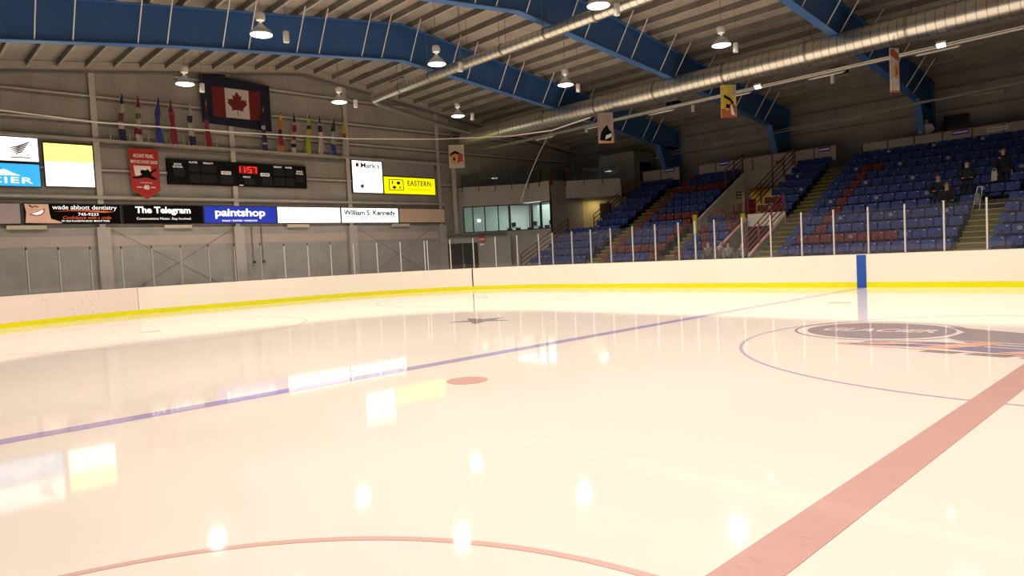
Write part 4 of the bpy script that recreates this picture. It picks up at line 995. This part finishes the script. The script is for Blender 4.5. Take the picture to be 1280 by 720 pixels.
# press box room at the back of the balcony
m = MB().box(-28.6,-25.6,24.4,24.5,5.4,8.3).box(-25.7,-25.6,24.5,26.9,5.4,8.3); struct(m.build('wall_press_box', mat('press_box_paint', (.20,.185,.165), .8, noise=.08)))
m = MB().box(-25.598,-25.57,25.0,26.2,6.3,7.6); o = thing('door_2', 'dark doorway high above the balcony', 'door', (-25.59,25.6,6.3)); o['kind'] = 'structure'; m.build('door_leaf', black, o); MB().box(-25.569,-25.55,25.12,25.2,6.85,7.0).build('door_handle', galv_d, o)
tag(MB().obox((-29.0,22.9,6.6),(1,0,0),(0,1,0),(0,0,1),.9,.25,.06).build('balcony_reflection', lit('balcony_reflection_glow', (1,.97,.9), 5), loc=(-29.0,22.9,6.6)), 'small bright light reflected above the balcony edge, left of the recess', 'light')  # glowing slab standing in for the reflection of a light
# ledge, dark doorway and stop sign below
dl = (B-A).normalized(); nl = Vector((dl.y,-dl.x))
P0 = Vector((-33.1,14.28)); P1 = P0+dl*4.1
m = MB(); wallseg(m, P0, P1, 0, 3.28, .5); struct(m.build('wall_service', mat('service_wall_paint', (.33,.315,.27), .8, noise=.06)))
m = MB(); c = (P0+dl*1.9); m.obox((c.x-dl.y*-.0,c.y,3.33), (dl.x,dl.y,0), (-dl.y,dl.x,0), (0,0,1), 3.9,.62,.09); tag(m.build('ledge', beige_d, loc=(c.x,c.y,3.28)), 'dark ledge above the black service doorway', 'ledge')
o = thing('door_3', 'wide black service doorway under the ledge', 'door', (P0.x,P0.y,0)); o['kind'] = 'structure'
for a, b in ((.08,1.0),(1.04,2.0)):
    c = P0+dl*(a+b)/2+nl*.02; MB().obox((c.x,c.y,1.38), (dl.x,dl.y,0), (nl.x,nl.y,0), (0,0,1), b-a,.04,2.72).build('door_leaf', black, o)
c = P0+dl*1.1+nl*.06; MB().obox((c.x,c.y,1.3), (dl.x,dl.y,0), (nl.x,nl.y,0), (0,0,1), .04,.05,.25).build('door_handle', galv_d, o)
c = P0+dl*2.28+nl*.10
t = thing('stop_sign', 'round red stop sign with white lettering on the corner wall', 'sign', (c.x,c.y,2.6))
MB().tube((c.x,c.y,2.92), (c.x+nl.x*.02,c.y+nl.y*.02,2.92), .235, n=28).build('sign_face', mat('stop_red', (.50,.015,.012), .5), t)
text('STOP', t, white, (c.x+nl.x*.024,c.y+nl.y*.024,2.92), (dl.x,dl.y,0), (0,0,1), .34, .15, bold=.03)
c2 = c; MB().obox((c2.x,c2.y,2.60), (dl.x,dl.y,0), (nl.x,nl.y,0), (0,0,1), .26,.02,.14).build('sign_plate', white, t)
MB().obox((c.x-nl.x*.04,c.y-nl.y*.04,2.8), (dl.x,dl.y,0), (nl.x,nl.y,0), (0,0,1), .05,.06,.6).build('bracket', beige_d, t)
# tall pole in the corner
pc = Vector((-32.9,15.0))
t = thing('corner_pole', 'tall round beige pole standing on the ledge in the corner', 'pole', (pc.x,pc.y,3.375))
MB().tube((pc.x,pc.y,3.38), (pc.x,pc.y,7.6), .17, n=18).build('pole', mat('pole_paint', (.40,.37,.27), .5, noise=.1), t, smooth=True); MB().tube((pc.x,pc.y,7.6), (pc.x,pc.y,10.9), .06, n=12).build('upper_pipe', galv_d, t)
MB().tube((pc.x,pc.y,3.376), (pc.x,pc.y,3.42), .23, n=18).build('base_flange', beige_s, t)

# ------------------------------------------------------------------ hanging player banners
def pbanner(x, label, kind, y=14.4, zt=8.75, zb=7.2, w=.72, skew=.0):
    t = thing('hanging_banner', label, 'banner', (x,y,zb))
    d = Vector((.62,.78,0)) if kind != 3 else Vector((.35,.94,0)); n = Vector((d.y,-d.x,0))
    c = Vector((x,y,0))
    bases = [mat('banner_cream', (.50,.42,.30), .7, noise=.2, nscale=5), mat('banner_grey_pink', (.36,.27,.25), .7, noise=.25, nscale=4), mat('banner_yellow', (.62,.50,.10), .7, noise=.3, nscale=5), mat('banner_pale', (.55,.46,.38), .7, noise=.2, nscale=5)]
    MB().obox((x,y,(zt+zb)/2), d, n, (0,0,1), w,.02,zt-zb).build('cloth', bases[kind], t)
    def blob(pts, m, k):
        o = c+n*(.0115+.003*k)
        MB().prism([(a*w, zb+b*(zt-zb)) for a, b in pts], o, d, (0,0,1), n, .0025).build('printed_shape', m, t)
    bk, rd, og, wh, yl_ = black, mat('banner_red', (.42,.04,.02)), mat('banner_orange', (.60,.25,.04)), mat('banner_light', (.72,.66,.6)), mat('banner_gold', (.55,.38,.02))
    if kind == 0:
        blob([(-.42,.62),(-.1,.75),(.4,.58),(.42,.5),(-.1,.63),(-.42,.5)], bk, 0); blob([(-.4,.25),(-.05,.2),(.0,.55),(-.3,.6)], og, 1); blob([(.02,.22),(.4,.3),(.38,.6),(.1,.62)], rd, 1); blob([(-.25,.35),(-.1,.33),(-.1,.45),(-.24,.47)], bk, 2)
    elif kind == 1:
        blob([(-.4,.1),(.3,.06),(.45,.3),(.2,.45),(.1,.6),(-.1,.5),(-.3,.35)], bk, 0); blob([(-.05,.12),(.35,.2),(.4,.32),(.0,.25)], wh, 1); blob([(-.48,0),(.48,0),(.48,.05),(-.48,.05)], og, 1)
    elif kind == 2:
        blob([(-.48,0),(.48,0),(.48,.35),(.1,.5),(-.1,.3),(-.48,.28)], mat('banner_brown', (.33,.07,.02)), 0); blob([(-.35,.3),(-.05,.2),(.1,.45),(.4,.6),(.1,.68),(-.3,.75),(-.35,.55)], yl_, 1)
        blob([(-.3,.62),(.1,.50),(.3,.40),(.35,.46),(.1,.60),(-.28,.70)], bk, 2); blob([(-.2,.3),(.1,.28),(.05,.4),(-.15,.42)], bk, 2); blob([(.15,.1),(.4,.05),(.2,.4),(.1,.35)], wh, 2); blob([(.25,.68),(.46,.66),(.46,.95),(.3,.95)], mat('banner_violet', (.38,.25,.38)), 1)
    else:
        blob([(-.48,.84),(.45,.70),(.48,.86),(-.1,.98),(-.48,.96)], mat('banner_brown', (.33,.07,.02)), 0); blob([(-.05,.35),(.35,.32),(.42,.6),(.2,.66),(-.05,.6)], og, 1); blob([(.1,.40),(.3,.42),(.28,.55),(.12,.55)], rd, 2); blob([(-.48,0),(.48,0),(.48,.05),(-.48,.05)], mat('banner_rust', (.40,.12,.05)), 1)
    MB().tube(c+d*(-w/2-.03)+Vector((0,0,zt+.01)), c+d*(w/2+.03)+Vector((0,0,zt+.01)), .02).build('top_bar', blackg, t)
    MB().tube(c+d*(-w/2-.03)+Vector((0,0,zb-.01)), c+d*(w/2+.03)+Vector((0,0,zb-.01)), .015).build('bottom_bar', blackg, t)
    MB().tube(c+Vector((0,0,zt+.02)), c+Vector((0,0,8.95 if zt < 8.9 else zt+.3)), .01, n=5).build('hanging_cord', blackg, t)
pbanner(-31.4,'cream hanging banner with orange and red print, above the corner pole',0, zt=8.80, zb=7.35, w=.95, y=14.1)
pbanner(-19.9,'grey-pink hanging banner with a black skating figure, over the left stands',1, zt=8.68, zb=7.15, w=.80)
pbanner(-13.2,'yellow and rust hanging banner beneath the large duct, in the middle of the stands',2, zt=8.60, zb=7.20, w=.68)
pbanner(-6.70,'pale hanging banner with a small orange figure, rightmost beneath the duct',3, zt=8.50, zb=6.92, w=.46)

# speakers, wall fixtures, screen, cables over the stands
for i, (x, y, z) in enumerate(((-18.26,18.0,9.15),(-9.95,18.0,9.0))):
    t = thing('hanging_speaker', 'black wedge speaker hung under the roof '+('left, with a pale top' if i == 0 else 'right, near the duct'), 'speaker', (x,y,z))
    MB().prism([(-.34,.14),(-.26,-.14),(.26,-.14),(.34,.14)], (x,y-.2,z), (1,0,0), (0,0,1), (0,1,0), .42).build('cabinet', black, t)
    if i == 0: MB().box(x-.40,x+.40,y-.24,y+.26,z+.142,z+.30).build('cover', mat('grey_cover', (.33,.31,.28), .6), t)
    MB().tube((x,y,z+.14), (x,y,roofz(y)-.05), .015, n=6).build('bracket', blackg, t)
for i, (x, z) in enumerate(((-12.8,8.3),(-20.4,8.25),(-6.5,8.4),(-27.5,8.2))):
    t = thing('wall_strip_light', f'unlit pale strip light on the far wall above the stands, {ordn[3-i] if False else ["third","second","rightmost","leftmost"][i]} one'.replace('third one','third from the left').replace('second one','second from the left'), 'strip light', (x,26.9,z), 'strip lights on the far wall')
    MB().box(x-.65,x+.65,26.72,26.845,z-.07,z+.07).build('housing', mat('pale_fixture', (.36,.33,.27), .6), t); MB().box(x-.05,x+.05,26.84,27.0,z-.05,z+.05).build('mount', blackg, t)
t = thing('wall_screen', 'black flat screen on the far wall near the right edge', 'screen', (-7.8,26.8,6.85))
MB().box(-8.35,-7.30,26.74,26.82,6.90,7.62).build('screen', mat('screen_black', (.006,.006,.007), .2), t); MB().box(-7.9,-7.75,26.82,27.0,7.1,7.4).build('bracket', blackg, t)
for i, (a, b) in enumerate((((-28.0,26.6,8.1),(.5,23.2,8.15)), ((-27.0,26.4,7.85),(.5,22.0,7.95)))):
    tag(MB().tube(a, b, .03, n=8).build('overhead_pipe', mat('grey_conduit', (.30,.28,.25), .5), loc=a), 'thin grey conduit crossing above the stands, '+('upper' if i == 0 else 'lower')+' of two', 'pipe')

struct(MB().box(-19,-8,13.3,15.2,-.015,.40).build('floor_walkway', mat('rubber_floor', (.05,.05,.05), .9)))
# ------------------------------------------------------------------ people
def skinmesh(name, verts, edges, radii, m, parent, level=1, extra=None):
    me = bpy.data.meshes.new(name); me.from_pydata([tuple(v) for v in verts], edges, [])
    o = bpy.data.objects.new(name, me); col.objects.link(o)
    o.modifiers.new('skin', 'SKIN'); s = o.modifiers.new('sub', 'SUBSURF'); s.levels = level; s.render_levels = level
    for i, r in enumerate(radii):
        d = me.skin_vertices[0].data[i]; d.radius = (r, r) if not isinstance(r, tuple) else r; d.use_root = (i == 0)
    dg = bpy.context.evaluated_depsgraph_get(); dg.update()
    m2 = bpy.data.meshes.new_from_object(o.evaluated_get(dg)); bpy.data.objects.remove(o)
    m2.materials.clear(); m2.materials.append(m)
    for p in m2.polygons: p.use_smooth = True
    q = bpy.data.objects.new(name, m2); col.objects.link(q); q.parent = parent; return q
def person(label, loc, face, pose='stand', coatm=coat, legm=jeans, hairm=hair, arms='down', sc=1.0, lean=0, bulk=1.14):
    t = thing('person', label, 'person', loc); t.rotation_euler = (0,0,face); t.scale = (sc,sc,sc)
    # local frame: faces -y
    if pose == 'stand':
        hip, kn, an = .93, .50, .08
        J = {'pel':(0,0,hip),'bel':(0,-.02,1.08),'chs':(0,-.01-lean*.5,1.30),'nek':(0,0-lean,1.50),'hd1':(0,-.02-lean,1.60),'hd2':(0,-.02-lean,1.72)}
        legs = {s: [(s*.09,0,hip-.03),(s*.11,-.02,kn),(s*.12,.02,an),(s*.13,-.14,.05)] for s in (-1,1)}
    else:
        J = {'pel':(0,.10,.50),'bel':(0,.08,.66),'chs':(0,.05-lean*.5,.88),'nek':(0,.02-lean,1.07),'hd1':(0,-.01-lean,1.17),'hd2':(0,-.02-lean,1.29)}
        legs = {s: [(s*.09,.08,.50),(s*.12,-.34,.50),(s*.12,-.32,.10),(s*.13,-.46,.06)] for s in (-1,1)}
    cx, cy, cz = J['chs']
    def arm(s):
        sh = (s*.19,cy+.01,cz+.08)
        if arms == 'down': return [sh,(s*.25,cy+.02,cz-.20),(s*.25,cy-.06,cz-.44),(s*.245,cy-.09,cz-.53)]
        if arms == 'lean': return [sh,(s*.28,cy-.12,cz-.16),(s*.16,cy-.32,cz-.20),(s*.10,cy-.40,cz-.19)]
        if arms == 'fwd': return [sh,(s*.25,cy-.06,cz-.18),(s*.16,cy-.26,cz-.24),(s*.11,cy-.34,cz-.23)]
    V_ = [J['pel'],J['bel'],J['chs'],J['nek'],J['hd1'],J['hd2']]; R_ = [(.15,.11),(.14,.10),(.17,.115),.055,(.075,.09),(.07,.085)]
    Ed = [(0,1),(1,2),(2,3),(3,4),(4,5)]
    for s in (-1,1):
        k = len(V_); V_ += legs[s]; R_ += [.085,.06,.042,.035]; Ed += [(0,k),(k,k+1),(k+1,k+2),(k+2,k+3)]
        k = len(V_); A_ = arm(s); V_ += A_; R_ += [.06,.045,.030,.028]; Ed += [(2,k),(k,k+1),(k+1,k+2),(k+2,k+3)]
    body = skinmesh('body', V_, Ed, R_, skin, t)
    # fingers and facial relief are joined into the body mesh
    add = MB()
    for s in (-1,1):
        A_ = arm(s); h = Vector(A_[3]); d = (h-Vector(A_[2])).normalized(); sd = Vector((s,0,0))-d*d.x*s
        sd = sd.normalized()
        for f, (o_, l_) in enumerate(((-.026,.065),(-.009,.078),(.009,.073),(.025,.058))):
            b = h+sd*o_+d*.015; mid = b+d*l_*.55; add.tube(b, mid, .008, .0075, 6); add.tube(mid, mid+(d+Vector((0,-.35,-.1))).normalized()*l_*.45, .0075, .006, 6)
        b = h-sd*.03-d*.01; add.tube(b, b-sd*.025+d*.035, .009, .007, 6)
    hx, hy, hz = J['hd1']
    add.tube((hx,hy-.085,hz+.06), (hx,hy-.115,hz+.02), .010, .016, 6)
    for s in (-1,1): add.tube((s*.073,hy+.0,hz+.045), (s*.088,hy+.012,hz+.05), .022, .016, 8)
    me = body.data; import bmesh
    bm = bmesh.new(); bm.from_mesh(me); vv = [bm.verts.new(v) for v in add.v]
    for f in add.f:
        try: bm.faces.new([vv[i] for i in f])
        except ValueError: pass
    bm.to_mesh(me); bm.free()
    for s in (-1,1): MB_local(t, 'eye', [((s*.032,hy-.090,hz+.062),.010)], black)
    MB_local(t, 'mouth', [((-.015,hy-.088,hz-.012),.008),((.015,hy-.088,hz-.012),.008)], mat('lip', (.30,.10,.09)))
    V2 = [J['pel'],J['bel'],J['chs'],(J['nek'][0],J['nek'][1],J['nek'][2]-.04)]; R2 = [(.185,.145),(.175,.135),(.20,.15),.085]; E2 = [(0,1),(1,2),(2,3)]
    for s in (-1,1):
        k = len(V2); A_ = arm(s); V2 += A_[:3]; R2 += [.085,.066,.048]; E2 += [(2,k),(k,k+1),(k+1,k+2)]
    R2 = [tuple(x*bulk for x in r) if isinstance(r, tuple) else r*bulk for r in R2]
    skinmesh('jacket', V2, E2, R2, coatm, t)
    V3 = [(J['pel'][0],J['pel'][1],J['pel'][2]-.02)]; R3 = [(.17,.13)]; E3 = []
    for s in (-1,1):
        k = len(V3); V3 += legs[s][:3]; R3 += [.105,.078,.062]; E3 += [(0,k),(k,k+1),(k+1,k+2)]
    skinmesh('trousers', V3, E3, R3, legm, t)
    for s in (-1,1):
        f = legs[s]; m_ = MB().obox(((f[2][0]+f[3][0])/2,(f[2][1]+f[3][1])/2-.01,.045), (1,0,0), (0,1,0), (0,0,1), .09,.26,.09)
        o = m_.build('shoe', black, None, bevel=.02); o.parent = t
    # hair: cap over the back and top of the head
    N = 14; mb = MB(); vs = []; K = 7
    for k in range(K+1):
        a = PI*.5*k/K*1.25
        for j in range(N):
            b = 2*PI*j/N; r = .094*math.sin(a) if k else .002
            fy = 1.0
            z = hz+.075+.10*math.cos(a)
            yy = math.sin(b)*r*1.12
            if yy < -.03 and a > .9: z = max(z, hz+.10)
            vs.append((hx+math.cos(b)*r, hy+.018+yy, z))
    fs = [(k*N+j, k*N+(j+1) % N, (k+1)*N+(j+1) % N, (k+1)*N+j) for k in range(K) for j in range(N)]
    mb.add(vs, fs); o = mb.build('hair', hairm, None, smooth=True); o.parent = t
    return t
def MB_local(t, name, sph, m):
    mb = MB()
    for (c, r) in sph: mb.lathe(c, [(.001,-r),(r*.7,-r*.7),(r,0),(r*.7,r*.7),(.001,r)], 8)
    o = mb.build(name, m, None); o.parent = t; return o
person('person in a long black coat standing in the upper rows near the right edge', (-4.75,20.7,Tz(6)), .5, 'stand', arms='down', sc=1.04)
t = thing('tote_bag', 'white bag held low by the standing person near the right edge', 'bag', (-5.02,20.45,Tz(6)+.5))
MB().prism([(-.10,0),(.11,.02),(.09,.42),(-.08,.42)], (-5.02,20.43,Tz(6)+.5), (1,0,0), (0,0,1), (0,1,0), .10).build('bag_body', mat('white_bag', (.55,.50,.45), .7), t, bevel=.02)
MB().path([(-5.08,20.48,Tz(6)+.92),(-5.06,20.48,Tz(6)+1.02),(-4.97,20.48,Tz(6)+1.02),(-4.95,20.48,Tz(6)+.92)], .01, 6).build('handle', mat('white_bag', (.55,.50,.45)), t)
person('large person in black standing between the seats, seen beside a folding stand', (-5.72,19.52,Tz(5)), .2, 'stand', arms='fwd', sc=1.02, lean=.05, bulk=1.4)
person('person in black seated with light brown hair, left of the standing figure in black', (-6.25,Yf(4)+.30,Tz(4)-.08), .3, 'sit', sc=1.1, hairm=mat('brown_hair', (.16,.09,.05), .7), arms='fwd', lean=.06)
person('person in dark clothes seated behind and left of the brown-haired one', (-6.75,Yf(5)+.30,Tz(5)-.08), .2, 'sit', sc=1.1, arms='lean', hairm=mat('red_brown_hair', (.10,.035,.02), .7))
t = thing('folding_stand', 'pale folding metal stand beside the large person in black', 'stand', (-5.35,19.35,Tz(4)))
z0 = Tz(4)
for a, b in (((-5.5,19.0,z0+.005),(-5.28,19.1,z0+1.1)),((-5.25,19.0,z0+.005),(-5.12,19.1,z0+1.1)),((-5.28,19.1,z0+1.1),(-5.12,19.1,z0+1.1)),((-5.42,19.03,z0+.45),(-5.2,19.03,z0+.45))): MB().tube(a, b, .014, n=6).build('frame_tube', alu, t)
MB().box(-5.38,-5.20,19.0,19.06,z0+.5,z0+.85).build('panel', mat('grey_fabric', (.2,.2,.2), .8), t)
person('person in a white top and black vest leaning on the top panel barrier', (-8.72,25.35,5.62), .1, 'stand', coatm=mat('white_sleeves', (.55,.5,.45), .8), arms='lean', sc=1.06, lean=.12)
for i, (x, y, hm, cm, lab) in enumerate(((-14.4,14.35,hair,mat('grey_coat', (.10,.09,.085), .8),'person in grey behind the glass, leftmost of the low group'),
                                   (-13.95,14.7,MATS['brown_hair'],mat('tan_coat', (.14,.10,.08), .8),'person in tan behind the glass, second of the low group'),
                                   (-13.45,14.4,hair,mat('pale_coat', (.17,.16,.15), .8),'person in pale grey behind the glass, third of the low group'),
                                   (-12.9,14.55,hair,MATS['grey_coat'],'person in grey behind the glass, rightmost of the low group'))):
    person(lab, (x,y,.40), .4+.2*i, 'stand', coatm=cm, hairm=hm, sc=.90-.02*i, arms='down')

# ------------------------------------------------------------------ world, camera, view
w = bpy.data.worlds.new('world'); bpy.context.scene.world = w; w.use_nodes = True
w.node_tree.nodes['Background'].inputs[0].default_value = (1,.90,.78,1); w.node_tree.nodes['Background'].inputs[1].default_value = .10
cam = bpy.data.cameras.new('camera'); co = bpy.data.objects.new('camera', cam); col.objects.link(co)
yaw, pit, rol = .81796, -.04618, -.05009
f = Vector((-math.sin(yaw)*math.cos(pit), math.cos(yaw)*math.cos(pit), math.sin(pit)))
rt = Vector((math.cos(yaw), math.sin(yaw), 0)); up = rt.cross(f)
r2 = rt*math.cos(rol)+up*math.sin(rol); u2 = up*math.cos(rol)-rt*math.sin(rol)
M = Matrix((r2, u2, -f)).transposed().to_4x4(); M.translation = Vector((1.78882,-12.86223,1.74367))
co.matrix_world = M
cam.sensor_width = 36; cam.lens = 855.06/1280*36; cam.clip_start = .05; cam.clip_end = 200
sc = bpy.context.scene; sc.camera = co
sc.view_settings.view_transform = 'Standard'; sc.view_settings.look = 'None'; sc.view_settings.exposure = 0.0
sc.cycles.max_bounces = 8; sc.cycles.diffuse_bounces = 4; sc.cycles.transparent_max_bounces = 16
sc.cycles.use_denoising = True; sc.cycles.sample_clamp_indirect = 6

for o in bpy.data.objects:
    l = o.get('label')
    if l and len(l.split()) > 16: print('LONG', o.name, len(l.split()), l)
